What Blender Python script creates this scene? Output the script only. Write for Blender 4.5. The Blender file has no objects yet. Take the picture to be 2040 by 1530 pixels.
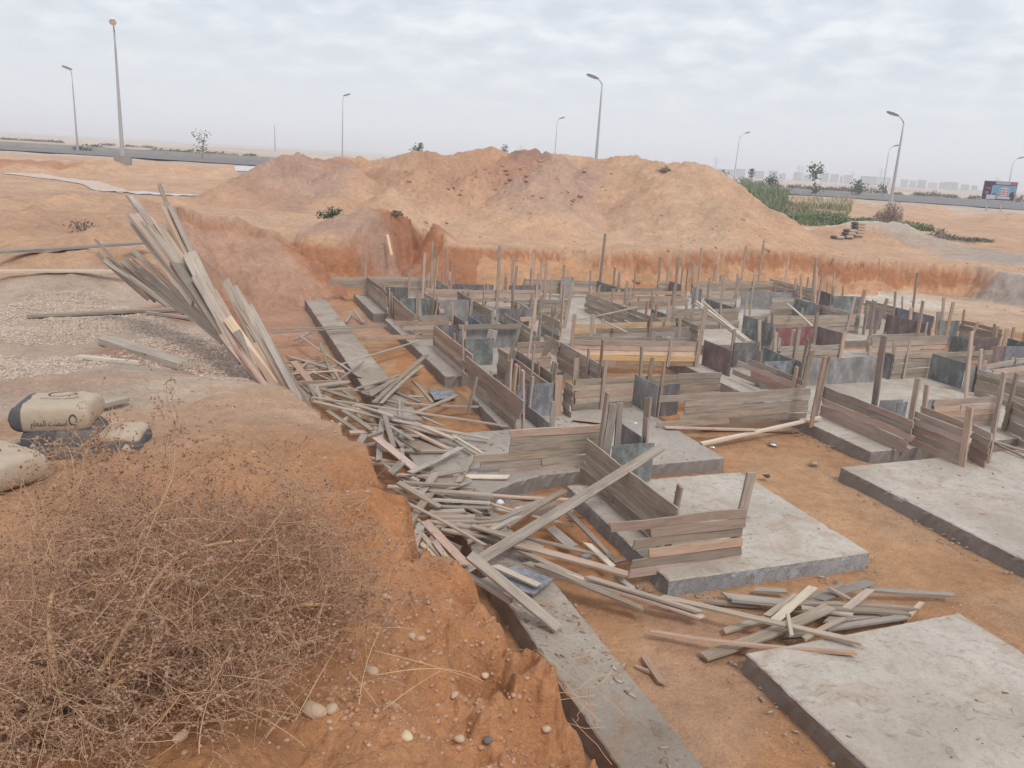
import bpy, math, random
import numpy as np
from mathutils import Vector, Matrix
from mathutils.bvhtree import BVHTree
random.seed(7); RNG = np.random.default_rng(7)
SC = bpy.context.scene; COL = SC.collection

# ------------------------------------------------------------ camera
H = 4.5                                   # eye height above the pit floor (z = 0)
FPX, PITCH, ROLL, YAW = 1616.2, math.radians(15.42), math.radians(3.25), math.radians(21.18)
_cp, _sp, _cr, _sr = math.cos(PITCH), math.sin(PITCH), math.cos(ROLL), math.sin(ROLL)
_fw = np.array([0, _cp, -_sp]); _u0 = np.array([0, _sp, _cp]); _r0 = np.array([1., 0, 0])
RT = _cr*_r0 + _sr*_u0; UP = -_sr*_r0 + _cr*_u0; FW = _fw
cam = bpy.data.cameras.new('camera'); cam.sensor_width = 36; cam.lens = FPX/2040*36
cam.clip_start = 0.05; cam.clip_end = 20000
camo = bpy.data.objects.new('camera', cam); COL.objects.link(camo)
camo.matrix_world = Matrix(((RT[0], UP[0], -FW[0], 0), (RT[1], UP[1], -FW[1], 0), (RT[2], UP[2], -FW[2], H), (0, 0, 0, 1)))
SC.camera = camo

# ------------------------------------------------------------ world and sun (overcast, bright)
SUN_EL, SUN_AZ = math.radians(52), math.radians(150)      # azimuth clockwise from +Y
world = bpy.data.worlds.new('World'); SC.world = world; world.use_nodes = True
nt = world.node_tree; N = nt.nodes; L = nt.links; N.clear()
def nd(t, tree=None, **k):
    n = (tree or nt).nodes.new(t)
    for a, v in k.items(): setattr(n, a, v)
    return n
sky = nd('ShaderNodeTexSky', sky_type='NISHITA', sun_disc=False)
sky.sun_elevation = SUN_EL; sky.sun_rotation = SUN_AZ; sky.dust_density = 4; sky.air_density = 1.2
tc = nd('ShaderNodeTexCoord'); sep = nd('ShaderNodeSeparateXYZ'); L.new(tc.outputs['Generated'], sep.inputs[0])
mx = nd('ShaderNodeMath', operation='MAXIMUM'); L.new(sep.outputs[2], mx.inputs[0]); mx.inputs[1].default_value = 0.0
ad = nd('ShaderNodeMath', operation='ADD'); L.new(mx.outputs[0], ad.inputs[0]); ad.inputs[1].default_value = 0.26
dx = nd('ShaderNodeMath', operation='DIVIDE'); dy = nd('ShaderNodeMath', operation='DIVIDE')
L.new(sep.outputs[0], dx.inputs[0]); L.new(ad.outputs[0], dx.inputs[1]); L.new(sep.outputs[1], dy.inputs[0]); L.new(ad.outputs[0], dy.inputs[1])
cb = nd('ShaderNodeCombineXYZ'); L.new(dx.outputs[0], cb.inputs[0]); L.new(dy.outputs[0], cb.inputs[1])
n1 = nd('ShaderNodeTexNoise'); n1.inputs['Scale'].default_value = 5.2; n1.inputs['Detail'].default_value = 8; n1.inputs['Roughness'].default_value = .5; n1.inputs['Distortion'].default_value = .15
mp1 = nd('ShaderNodeMapping'); mp1.inputs['Rotation'].default_value = (0, 0, .35); mp1.inputs['Scale'].default_value = (1.25, 1.25, 1); L.new(cb.outputs[0], mp1.inputs[0]); L.new(mp1.outputs[0], n1.inputs['Vector'])
n2 = nd('ShaderNodeTexNoise'); n2.inputs['Scale'].default_value = .35; n2.inputs['Detail'].default_value = 3; L.new(cb.outputs[0], n2.inputs['Vector'])
mixn = nd('ShaderNodeMath', operation='MULTIPLY_ADD'); L.new(n1.outputs[0], mixn.inputs[0]); mixn.inputs[1].default_value = .75; 
m2 = nd('ShaderNodeMath', operation='MULTIPLY'); L.new(n2.outputs[0], m2.inputs[0]); m2.inputs[1].default_value = .25; L.new(m2.outputs[0], mixn.inputs[2])
rp = nd('ShaderNodeValToRGB'); L.new(mixn.outputs[0], rp.inputs[0])
e = rp.color_ramp.elements; e[0].position = .40; e[0].color = (.665, .71, .785, 1); e[1].position = .62; e[1].color = (.87, .90, .94, 1)
q = rp.color_ramp.elements.new(.5); q.color = (.735, .78, .85, 1)
# towards the horizon the cloud deck melts into a pale even veil
hz = nd('ShaderNodeMapRange'); hz.inputs['From Min'].default_value = .02; hz.inputs['From Max'].default_value = .17; L.new(sep.outputs[2], hz.inputs[0]); hz.interpolation_type = 'SMOOTHSTEP'
mixh = nd('ShaderNodeMix', data_type='RGBA'); L.new(hz.outputs[0], mixh.inputs[0]); mixh.inputs[6].default_value = (.755, .80, .845, 1); L.new(rp.outputs[0], mixh.inputs[7])
bg1 = nd('ShaderNodeBackground'); L.new(mixh.outputs[2], bg1.inputs[0]); bg1.inputs[1].default_value = 1.02
bg2 = nd('ShaderNodeBackground'); L.new(sky.outputs[0], bg2.inputs[0]); bg2.inputs[1].default_value = .06
ms = nd('ShaderNodeAddShader'); b3 = nd('ShaderNodeMixShader'); b3.inputs[0].default_value = .12
L.new(bg1.outputs[0], b3.inputs[1]); L.new(bg2.outputs[0], b3.inputs[2])
wo = nd('ShaderNodeOutputWorld'); L.new(b3.outputs[0], wo.inputs[0])
sun = bpy.data.lights.new('sun', 'SUN'); sun.energy = 1.5; sun.angle = math.radians(14); sun.color = (1, .96, .9)
suno = bpy.data.objects.new('sun', sun); COL.objects.link(suno)
sd = Vector((math.sin(SUN_AZ)*math.cos(SUN_EL), math.cos(SUN_AZ)*math.cos(SUN_EL), math.sin(SUN_EL)))
suno.rotation_euler = sd.to_track_quat('Z', 'Y').to_euler()
vs = SC.view_settings; vs.view_transform = 'Standard'; vs.look = 'None'; vs.exposure = 0.17; vs.gamma = 1
SC.cycles.max_bounces = 6; SC.cycles.diffuse_bounces = 3; SC.cycles.volume_bounces = 1; SC.cycles.transparent_max_bounces = 4

# ------------------------------------------------------------ measuring helpers
ZN = {'5': (640, 440, 4.08), '6': (1040, 440, 4.08), '7': (1540, 470, 4.08), '8': (840, 600, 4.08), '9': (1240, 600, 4.08), 'a': (1540, 650, 4.08),
      'b': (940, 780, 3.4), 'c': (540, 600, 3.4), 'd': (740, 850, 3.4), 'e': (700, 1050, 2.833), 'f': (1240, 1080, 2.55), 'g': (0, 360, 3.4), 'o': (0, 0, 1)}
def zp(z, x, y):
    a, b, s = ZN[z]; return a + x/s, b + y/s
def ray(x, y):
    return (x-1020)*RT - (y-765)*UP + FPX*FW
def P(x, y, z):
    d = ray(x, y); t = (z-H)/d[2]; return np.array([0, 0, H]) + d*t
def PD(x, y, D):
    d = ray(x, y); return np.array([0, 0, H]) + d*(D/math.hypot(d[0], d[1]))
AV = np.array([-math.sin(YAW), math.cos(YAW)]); BV = np.array([math.cos(YAW), math.sin(YAW)])
def uvw(u, v, z=0): p = BV*u + AV*v; return Vector((p[0], p[1], z))
def touv(p): p = np.array([p[0], p[1]]); return float(p@BV), float(p@AV)

# ------------------------------------------------------------ object helpers
def tag(o, label=None, cat=None, group=None, kind=None):
    if label: o['label'] = label
    if cat: o['category'] = cat
    if group: o['group'] = group
    if kind: o['kind'] = kind
    return o
def empty(name, loc, rz=0, label=None, cat=None, group=None):
    o = bpy.data.objects.new(name, None); o.empty_display_size = .1; COL.objects.link(o); o.location = loc; o.rotation_euler = (0, 0, rz)
    return tag(o, label, cat, group)
class MB:
    def __init__(s): s.v = []; s.f = []; s.m = []
    def add(s, vs, fs, mi=0):
        b = len(s.v); s.v += [tuple(map(float, v)) for v in vs]; s.f += [tuple(i+b for i in f) for f in fs]; s.m += [mi]*len(fs)
    def box(s, x0, y0, z0, x1, y1, z1, mi=0):
        s.add([(x0, y0, z0), (x1, y0, z0), (x1, y1, z0), (x0, y1, z0), (x0, y0, z1), (x1, y0, z1), (x1, y1, z1), (x0, y1, z1)],
              [(3, 2, 1, 0), (4, 5, 6, 7), (0, 1, 5, 4), (1, 2, 6, 5), (2, 3, 7, 6), (3, 0, 4, 7)], mi)
    def tube(s, pts, rs, n=6, mi=0, caps=True):
        pts = [Vector(p) for p in pts]; b = len(s.v); k = len(pts)
        if not hasattr(rs, '__len__'): rs = [rs]*k
        for i, p in enumerate(pts):
            t = (pts[min(i+1, k-1)] - pts[max(i-1, 0)])
            if t.length < 1e-9: t = Vector((0, 0, 1))
            t.normalize(); a = Vector((0, 0, 1)) if abs(t.z) < .9 else Vector((1, 0, 0))
            x = t.cross(a).normalized(); y = t.cross(x)
            for j in range(n):
                an = 2*math.pi*j/n; s.v.append(tuple(p + (x*math.cos(an) + y*math.sin(an))*rs[i]))
        for i in range(k-1):
            for j in range(n):
                s.f.append((b+i*n+j, b+i*n+(j+1) % n, b+(i+1)*n+(j+1) % n, b+(i+1)*n+j)); s.m.append(mi)
        if caps and n > 2:
            s.f.append(tuple(b+j for j in range(n))[::-1]); s.m.append(mi); s.f.append(tuple(b+(k-1)*n+j for j in range(n))); s.m.append(mi)
    def build(s, name, mats, parent=None, smooth=False, loc=None):
        me = bpy.data.meshes.new(name); me.from_pydata(s.v, [], s.f)
        if not isinstance(mats, (list, tuple)): mats = [mats]
        for m in mats: me.materials.append(m)
        if any(s.m): me.polygons.foreach_set('material_index', s.m)
        if smooth: me.polygons.foreach_set('use_smooth', [True]*len(s.f))
        me.update(); o = bpy.data.objects.new(name, me); COL.objects.link(o)
        if parent: o.parent = parent
        if loc is not None: o.location = loc
        return o
def fast_mesh(name, verts, tris, mat, smooth=False, parent=None, n=3):
    me = bpy.data.meshes.new(name); verts = np.asarray(verts, np.float32); tris = np.asarray(tris, np.int32)
    me.vertices.add(len(verts)); me.vertices.foreach_set('co', verts.ravel())
    me.loops.add(tris.size); me.loops.foreach_set('vertex_index', tris.ravel())
    me.polygons.add(len(tris)); me.polygons.foreach_set('loop_start', np.arange(0, tris.size, n, dtype=np.int32)); me.polygons.foreach_set('loop_total', np.full(len(tris), n, np.int32))
    if smooth: me.polygons.foreach_set('use_smooth', np.ones(len(tris), bool))
    me.materials.append(mat); me.update(calc_edges=True); me.validate()
    o = bpy.data.objects.new(name, me); COL.objects.link(o)
    if parent: o.parent = parent
    return o

# ------------------------------------------------------------ materials
def newmat(name, rough=.9):
    m = bpy.data.materials.new(name); m.use_nodes = True; t = m.node_tree; b = t.nodes['Principled BSDF']; b.inputs['Roughness'].default_value = rough
    b.inputs['Specular IOR Level'].default_value = .25
    return m, t, b
def noise(t, vec, scale, detail=4, rough=.55, mapscale=None, dist=0):
    n = t.nodes.new('ShaderNodeTexNoise'); n.inputs['Scale'].default_value = scale; n.inputs['Detail'].default_value = detail; n.inputs['Roughness'].default_value = rough; n.inputs['Distortion'].default_value = dist
    if mapscale:
        mp = t.nodes.new('ShaderNodeMapping'); mp.inputs['Scale'].default_value = mapscale; t.links.new(vec, mp.inputs[0]); vec = mp.outputs[0]
    t.links.new(vec, n.inputs['Vector']); return n.outputs[0]
def ramp(t, fac, stops):
    r = t.nodes.new('ShaderNodeValToRGB'); t.links.new(fac, r.inputs[0]); e = r.color_ramp.elements
    while len(e) < len(stops): e.new(.5)
    for i, (p, c) in enumerate(stops):
        e[i].position = p; e[i].color = (c, c, c, 1) if not hasattr(c, '__len__') else (*c, 1)
    return r.outputs[0]
def mixc(t, fac, a, b, mode='MIX'):
    m = t.nodes.new('ShaderNodeMix'); m.data_type = 'RGBA'; m.blend_type = mode; m.clamp_factor = True
    for s, v in ((0, fac), (6, a), (7, b)):
        if isinstance(v, (int, float)): m.inputs[s].default_value = v if s == 0 else (v, v, v, 1)
        elif hasattr(v, '__len__'): m.inputs[s].default_value = (*v, 1)
        else: t.links.new(v, m.inputs[s])
    return m.outputs[2]
def math_(t, op, a, b=0, c=None):
    m = t.nodes.new('ShaderNodeMath'); m.operation = op
    for s, v in ((0, a), (1, b), (2, c)):
        if v is None: continue
        if isinstance(v, (int, float)): m.inputs[s].default_value = v
        else: t.links.new(v, m.inputs[s])
    return m.outputs[0]
def bump(t, b, h, strength=.5, dist=.02, prev=None):
    n = t.nodes.new('ShaderNodeBump'); n.inputs['Strength'].default_value = strength; n.inputs['Distance'].default_value = dist
    t.links.new(h, n.inputs['Height'])
    if prev: t.links.new(prev, n.inputs['Normal'])
    t.links.new(n.outputs[0], b.inputs['Normal']); return n.outputs[0]
def coords(t, kind='Object'):
    n = t.nodes.new('ShaderNodeTexCoord'); return n.outputs[kind]

def wood_mat(name, c1, c2, stain=(.2, .17, .15), stain_amt=.35):
    m, t, b = newmat(name, .92); oc = coords(t); oi = t.nodes.new('ShaderNodeObjectInfo')
    off = t.nodes.new('ShaderNodeVectorMath'); off.operation = 'ADD'; t.links.new(oc, off.inputs[0])
    cmb = t.nodes.new('ShaderNodeCombineXYZ'); r10 = math_(t, 'MULTIPLY', oi.outputs['Random'], 37.)
    for i in range(3): t.links.new(r10, cmb.inputs[i])
    t.links.new(cmb.outputs[0], off.inputs[1]); v = off.outputs[0]
    g = noise(t, v, 1, 5, .65, (1.6, 55, 55), .4)
    base = mixc(t, ramp(t, g, [(.3, 0), (.68, 1)]), c1, c2)
    big = noise(t, v, 1, 3, .6, (1.8, 7, 7))
    base = mixc(t, math_(t, 'MULTIPLY', ramp(t, big, [(.5, 0), (.72, 1)]), stain_amt), base, stain)
    dust = noise(t, v, 1, 4, .6, (3.5, 9, 9)); base = mixc(t, math_(t, 'MULTIPLY', ramp(t, dust, [(.5, 0), (.7, 1)]), .35), base, (.44, .39, .335))
    crack = noise(t, v, 1, 3, .7, (2.2, 90, 90), .2)
    ck = ramp(t, crack, [(.30, 1), (.37, 0)])
    base = mixc(t, math_(t, 'MULTIPLY', ck, .55), base, (.09, .07, .06))
    val = math_(t, 'MULTIPLY_ADD', oi.outputs['Random'], .5, .76)
    hs = t.nodes.new('ShaderNodeHueSaturation'); t.links.new(val, hs.inputs['Value']); t.links.new(base, hs.inputs['Color'])
    sat = math_(t, 'MULTIPLY_ADD', math_(t, 'FRACT', math_(t, 'MULTIPLY', oi.outputs['Random'], 7.3)), .45, .7); t.links.new(sat, hs.inputs['Saturation'])
    t.links.new(hs.outputs[0], b.inputs['Base Color'])
    h = math_(t, 'SUBTRACT', g, ck); bump(t, b, h, .5, .006)
    return m
W_GREY = wood_mat('weathered_wood', (.25, .197, .152), (.43, .355, .287), (.18, .135, .105), .5)
W_PINK = wood_mat('pinkish_wood', (.38, .26, .19), (.50, .37, .29), (.25, .165, .135), .5)
W_YEL = wood_mat('fresh_pine_wood', (.56, .37, .20), (.66, .48, .29), (.40, .24, .14), .5)
W_PALE = wood_mat('pale_wood', (.50, .40, .30), (.60, .52, .42), (.35, .25, .2), .3)
W_BRN = wood_mat('red_brown_wood', (.36, .24, .185), (.46, .34, .28), (.2, .13, .1), .45)
def ply_mat(name, c, c2, pale):
    m, t, b = newmat(name, .6); oc = coords(t); oi = t.nodes.new('ShaderNodeObjectInfo')
    off = t.nodes.new('ShaderNodeVectorMath'); off.operation = 'ADD'; t.links.new(oc, off.inputs[0])
    cmb = t.nodes.new('ShaderNodeCombineXYZ'); r10 = math_(t, 'MULTIPLY', oi.outputs['Random'], 31.)
    for i in range(3): t.links.new(r10, cmb.inputs[i])
    t.links.new(cmb.outputs[0], off.inputs[1]); v = off.outputs[0]
    base = mixc(t, ramp(t, noise(t, v, 2.2, 5, .65), [(.35, 0), (.65, 1)]), c, c2)
    base = mixc(t, math_(t, 'MULTIPLY', ramp(t, noise(t, v, 5, 6, .75, (1, 1, .45)), [(.46, 0), (.68, 1)]), .8), base, pale)
    base = mixc(t, math_(t, 'MULTIPLY', ramp(t, noise(t, v, 40, 4, .8), [(.57, 0), (.66, 1)]), .5), base, pale)
    t.links.new(base, b.inputs['Base Color']); bump(t, b, noise(t, v, 30, 4, .7), .25, .004)
    return m
PLY = {'d': ply_mat('dark_plywood', (.115, .105, .105), (.17, .155, .155), (.33, .31, .31)),
       'k': ply_mat('grey_plywood', (.18, .175, .175), (.27, .255, .25), (.42, .40, .39)),
       'g': ply_mat('green_black_plywood', (.11, .118, .115), (.19, .20, .195), (.40, .42, .41)),
       'u': ply_mat('blue_grey_plywood', (.14, .14, .155), (.21, .21, .23), (.42, .43, .45)),
       'r': ply_mat('maroon_plywood', (.19, .075, .075), (.26, .115, .115), (.40, .28, .26)),
       'm': ply_mat('purple_brown_plywood', (.15, .11, .11), (.21, .16, .16), (.34, .27, .27))}
def conc_mat(name, c1, c2, stain, stain_amt=.5, rough_bump=.3, pit=0):
    m, t, b = newmat(name, .93); v = coords(t)
    base = mixc(t, ramp(t, noise(t, v, .9, 5, .6), [(.32, 0), (.66, 1)]), c1, c2)
    base = mixc(t, math_(t, 'MULTIPLY', ramp(t, noise(t, v, 1.7, 6, .68, None, .6), [(.52, 0), (.68, 1)]), stain_amt), base, stain)
    base = mixc(t, math_(t, 'MULTIPLY', ramp(t, noise(t, v, 9, 6, .8), [(.50, 0), (.66, 1)]), .5), base, (.29, .26, .23))
    base = mixc(t, math_(t, 'MULTIPLY', ramp(t, noise(t, v, 55, 3, .7), [(.60, 0), (.66, 1)]), .5), base, (.2, .175, .155))
    vs2 = t.nodes.new('ShaderNodeTexVoronoi'); vs2.inputs['Scale'].default_value = 7; vs2.inputs['Randomness'].default_value = 1; t.links.new(v, vs2.inputs['Vector'])
    sp2 = math_(t, 'MULTIPLY', ramp(t, vs2.outputs['Distance'], [(.05, 1), (.13, 0)]), ramp(t, noise(t, v, 2.1, 3), [(.47, 0), (.58, 1)])); base = mixc(t, math_(t, 'MULTIPLY', sp2, .6), base, (.20, .15, .12))
    base = mixc(t, math_(t, 'MULTIPLY', ramp(t, noise(t, v, 3.2, 8, .78, (1, 1.6, 1), 1.2), [(.56, 0), (.64, 1)]), stain_amt*.8), base, tuple(q_*.62 for q_ in stain))
    base = mixc(t, math_(t, 'MULTIPLY', ramp(t, noise(t, v, 26, 5, .8), [(.3, 0), (.7, 1)]), .28), base, tuple(q_*.55 for q_ in c1))
    nr = bump(t, b, noise(t, v, 18, 6, .75), rough_bump, .02)
    if pit:
        vo = t.nodes.new('ShaderNodeTexVoronoi'); vo.inputs['Scale'].default_value = 42; t.links.new(v, vo.inputs['Vector'])
        pm = math_(t, 'MULTIPLY', ramp(t, vo.outputs['Distance'], [(.22, 1), (.34, 0)]), ramp(t, noise(t, v, 7, 3), [(.42, 0), (.55, 1)]))
        base = mixc(t, math_(t, 'MULTIPLY', pm, pit), base, (.09, .085, .09)); bump(t, b, pm, -.6, .02, nr)
    t.links.new(base, b.inputs['Base Color']); return m
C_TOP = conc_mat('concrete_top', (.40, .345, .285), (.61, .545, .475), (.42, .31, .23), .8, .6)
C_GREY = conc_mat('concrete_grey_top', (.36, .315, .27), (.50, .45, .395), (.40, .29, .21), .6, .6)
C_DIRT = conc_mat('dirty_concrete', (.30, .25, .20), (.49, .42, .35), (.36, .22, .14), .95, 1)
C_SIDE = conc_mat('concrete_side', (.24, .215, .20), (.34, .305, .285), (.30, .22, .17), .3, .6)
C_PIT = conc_mat('honeycombed_concrete', (.29, .29, .30), (.46, .46, .47), (.22, .20, .2), .5, 1, .8)
def plain(name, c, rough=.8, metal=0, var=.12):
    m, t, b = newmat(name, rough); b.inputs['Metallic'].default_value = metal
    v = coords(t); base = mixc(t, noise(t, v, 8, 4, .6), tuple(x*(1-var) for x in c), tuple(min(1, x*(1+var)) for x in c))
    t.links.new(base, b.inputs['Base Color']); return m
HAZE = .0011
# ------------------------------------------------------------ terrain
def _hash(ix, iy, seed):
    h = (ix.astype(np.int64)*374761393 + iy.astype(np.int64)*668265263 + seed*974634777) & 0xffffffff
    h = ((h ^ (h >> 13))*1274126177) & 0xffffffff
    return ((h ^ (h >> 16)) & 0xffff)/65535.*2-1
def vnoise(x, y, seed=0):
    xi = np.floor(x); yi = np.floor(y); fx = x-xi; fy = y-yi; u = fx*fx*(3-2*fx); v = fy*fy*(3-2*fy)
    a = _hash(xi, yi, seed); b = _hash(xi+1, yi, seed); c = _hash(xi, yi+1, seed); d = _hash(xi+1, yi+1, seed)
    return (a*(1-u)+b*u)*(1-v) + (c*(1-u)+d*u)*v
def fbm(x, y, oct=4, seed=0, gain=.5):
    s = 0; a = 1; t = 0
    for i in range(oct):
        s = s + a*vnoise(x*(1.97**i)+i*17.3, y*(1.97**i)-i*9.1, seed+i); t += a; a *= gain
    return s/t
def sst(a, b, x):
    t = np.clip((x-a)/(b-a), 0, 1); return t*t*(3-2*t)
# rim of the excavation: px, py, z of rim, talus height, talus slope, steepness, ledge
RIM = [(1240, 1640, 1.75, .15, .5, 2.6, 0), (1150, 1500, 1.9, .15, .5, 2.6, 0), (1085, 1380, 2.0, .15, .5, 3, 0), (1015, 1265, 2.05, .15, .5, 3, 0), (962, 1193, 2.1, .15, .5, 3, 0), (885, 1122, 2.15, .15, .5, 3, 0),
       (818, 1112, 2.35, .2, .5, 3.5, 0), (806, 1010, 2.5, .2, .5, 5, 0), (785, 945, 2.52, .2, .5, 5, 0), (700, 870, 2.5, .2, .5, 5, 0), (640, 815, 2.5, .2, .5, 5, 0), (590, 780, 2.5, .2, .5, 5, 0),
       (545, 735, 2.42, .3, .3, 4, 0), (450, 650, 2.38, .5, .25, 2.5, .1), (370, 585, 2.3, .3, .3, 1.6, .1), (320, 520, 2.15, .3, .25, 1.2, .1), (345, 462, 1.85, .3, .2, .7, .12), (400, 468, 1.65, .3, .2, .6, .15), (460, 480, 1.4, .3, .2, .5, .18), (515, 497, 1.1, .25, .2, .42, .18),
       (535, 515, .95, .2, .2, .4, .15), (552, 490, 1.15, .3, .2, .5, .1), (572, 450, 1.6, .35, .5, .75, 0), (620, 475, 1.42, .35, .55, 1.0, 0), (690, 492, 1.15, .3, .5, 1.6, 0), (780, 480, 1.25, .3, .5, 2.4, 0), (850, 462, 1.4, .25, .5, 2.4, 0), (885, 490, 1.28, .8, .6, 1.5, 0),
       (1000, 497, 1.22, .8, .6, 2.5, 0), (1150, 500, 1.2, .65, .6, 3.5, 0), (1300, 498, 1.3, .6, .55, 3.5, 0), (1450, 496, 1.5, .6, .55, 3.5, 0), (1550, 498, 1.52, .6, .5, 3.5, 0), (1620, 506, 1.42, .65, .5, 2.5, 0), (1690, 522, 1.25, .5, .5, 2.0, 0),
       (1750, 522, 1.2, .25, .5, 3, 0), (1850, 524, 1.2, .2, .5, 3, 0), (1950, 530, 1.2, .25, .4, 2, 0), (2010, 545, 1.1, .3, .4, 1, 0), (2080, 560, 1.0, .4, .3, .8, 0), (2300, 600, 1.0, .2, .4, 1, 0)]
rv = [(*P(a, b, z)[:2], z, th, ts, sp, ld) for a, b, z, th, ts, sp, ld in RIM]
rv += [(34., 22., 1.2, .2, .5, 1.5, 0), (34., -6., 1.6, .2, .5, 1.5, 0), (3.5, -6., 1.9, .2, .5, 2, 0), (1.6, -1., 1.9, .2, .5, 2.5, 0), (.95, 1., 1.85, .15, .5, 2.6, 0)]
rv = np.array(rv)
CTRL = [(100, 1400, 2.5), (400, 1520, 2.45), (700, 1500, 2.3), (1000, 1500, 1.98), (950, 1300, 2.1), (860, 1200, 2.2), (300, 1150, 2.45), (550, 1250, 2.25), (650, 1350, 2.25), (620, 1020, 2.62), (700, 1080, 2.4), (740, 980, 2.6), (100, 950, 2.6), (400, 900, 2.62), (600, 870, 2.58), (500, 800, 2.55),
        (200, 780, 2.55), (50, 650, 2.5), (300, 620, 2.5), (400, 700, 2.5), (100, 560, 2.5), (230, 545, 2.42), (30, 480, 2.45), (150, 470, 2.45), (250, 450, 2.35), (200, 410, 2.2), (50, 420, 2.25), (420, 420, 2.0), (300, 388, 2.15), (100, 360, 2.15), (400, 345, 2.25), (100, 330, 2.3), (245, 325, 2.3),
        (0, 300, 2.58), (250, 312, 2.56), (500, 330, 2.55), (0, 283, 2.6), (560, 316, 2.6), (480, 388, 2.0), (650, 425, 1.9), (760, 445, 1.75), (900, 430, 1.85), (1050, 440, 1.8), (1300, 438, 1.8), (1500, 450, 1.65), (1620, 480, 1.35), (1700, 480, 1.15), (1850, 492, 1.15), (1990, 505, 1.15), (1700, 440, 1.4),
        (1900, 455, 1.5), (1772, 420, 1.85), (1600, 395, 1.88), (2000, 422, 1.88), (2040, 403, 1.92), (1540, 380, 1.92), (1800, 392, 1.92), (1150, 470, 1.5), (1450, 470, 1.65), (1560, 478, 1.62)]
cw = [P(a, b, z) for a, b, z in CTRL]
cw = [tuple(p) for p in cw] + [(r[0], r[1], r[2]) for r in rv]
for a in range(0, 360, 20):
    for d, z in ((300, 2.3), (1500, 2.6), (6000, 2.6)): cw.append((d*math.sin(math.radians(a)), d*math.cos(math.radians(a)), z - ({300: 1.0, 1500: 5.0, 6000: 7.5}[d] if 0 <= a <= 80 else 0)))
cw += [(-4, -2, 2.55), (-2, -6, 2.6), (0, -20, 2.4), (-20, 0, 2.4), (0, .2, 2.35), (-12, 5, 2.5), (-20, -20, 2.4), (20, -20, 2.0), (50, 10, 1.5), (45, -20, 1.8), (-1.2, 1.4, 2.5), (.4, .6, 2.1)]
cw = np.array(cw)
def lp(x, y):
    r = np.hypot(x, y)+.6; return np.log(r)*1.2, np.arctan2(x, y)
cq = np.stack(lp(cw[:, 0], cw[:, 1]), 1)
def upper(x, y):
    a, b = lp(x, y); num = 0; den = 0
    for (qa, qb), z in zip(cq, cw[:, 2]):
        db = np.abs(b-qb); db = np.minimum(db, 2*np.pi-db)
        w = 1/((a-qa)**2 + db**2 + 4e-4)**1.9
        num = num + w*z; den = den + w
    return num/den
def pit_dist(x, y):
    n = len(rv); best = np.full(x.shape, 1e9); inside = np.zeros(x.shape, bool)
    wig = fbm(x*1.3, y*1.3, 4, 21)*.22*sst(2, 12, np.hypot(x, y)) + fbm(x*5, y*5, 3, 22)*.06
    drop = np.full(x.shape, 1e9); tal = np.full(x.shape, -9.); spn = np.zeros(x.shape)
    for i in range(n):
        ax, ay = rv[i, :2]; bx, by = rv[(i+1) % n, :2]; ex, ey = bx-ax, by-ay
        t = np.clip(((x-ax)*ex + (y-ay)*ey)/(ex*ex+ey*ey), 0, 1)
        d = np.hypot(x-ax-t*ex, y-ay-t*ey); m = d < best; best = np.where(m, d, best)
        q_ = [rv[i, 2+k]*(1-t) + rv[(i+1) % n, 2+k]*t for k in range(5)]; dd = np.maximum(d+wig, 0)
        drop = np.minimum(drop, q_[4]*1.8*sst(0, .22, dd) + q_[3]*dd); tal = np.maximum(tal, q_[1] - q_[2]*np.maximum(0, dd-.25)); spn = np.where(m, q_[3], spn)
        c = ((ay > y) != (by > y)); xx = ex*(y-ay)/(ey if abs(ey) > 1e-12 else 1e-12) + ax; inside ^= (c & (x < xx))
    return np.where(inside, best, -best)+wig, drop, tal, spn
# spoil heaps: ridge lines (px, py, distance) dumped pile by pile
RIDGE = [(462, 368, 39), (500, 345, 40), (535, 327, 41), (565, 318, 42), (610, 312, 43), (655, 316, 43), (690, 309, 45), (720, 312, 45), (748, 317, 45), (800, 310, 44), (832, 303, 44), (858, 301, 44), (890, 311, 44), (930, 301, 45), (958, 294, 46), (980, 291, 46), (1003, 300, 46), (1018, 309, 45), (1042, 302, 43), (1060, 300, 43), (1085, 306, 43), (1130, 309, 45), (1170, 311, 45),
         (1220, 319, 45), (1238, 309, 45), (1262, 309, 45), (1290, 317, 44), (1312, 318, 43), (1345, 321, 43), (1375, 321, 42.5), (1405, 329, 42), (1435, 347, 41.5), (1465, 368, 41.2), (1500, 395, 41), (1530, 413, 40.5), (1560, 432, 40)]
PEAKS = [(690, 325, 40.5, .0, .62), (1085, 325, 39.5, 0, .65), (840, 335, 40, 0, .62), (960, 335, 41, .0, .62), (1180, 330, 42, 0, .6), (1350, 335, 40.5, 0, .58), (575, 330, 41, .0, .6), (770, 370, 37.5, .0, .6), (1430, 392, 38.5, .0, .5),
         (745, 418, 32, .5, .5), (810, 425, 32.3, .4, .5), (680, 430, 31.5, .1, .5), (25, 312, 60, 1, .4), (95, 318, 60, .5, .35), (190, 321, 60, 1, .35), (430, 338, 60, 1, .3), (330, 333, 62, 2, .2),
         (1745, 442, 52, 1, .3), (1700, 452, 50, .5, .3), (1655, 402, 90, 3, .2), (1730, 405, 88, 3, .2), (1830, 412, 85, 2, .2), (2020, 425, 80, 1, .3), (1600, 398, 95, 3, .2),
         (60, 425, 19, .6, .3), (170, 432, 19.5, .8, .35), (230, 462, 15.5, .3, .35), (90, 492, 13.5, .3, .3), (185, 395, 27, 1, .2), (30, 395, 27, 1, .2)]
cones = []
rp_ = [PD(*r) for r in RIDGE]
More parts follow.
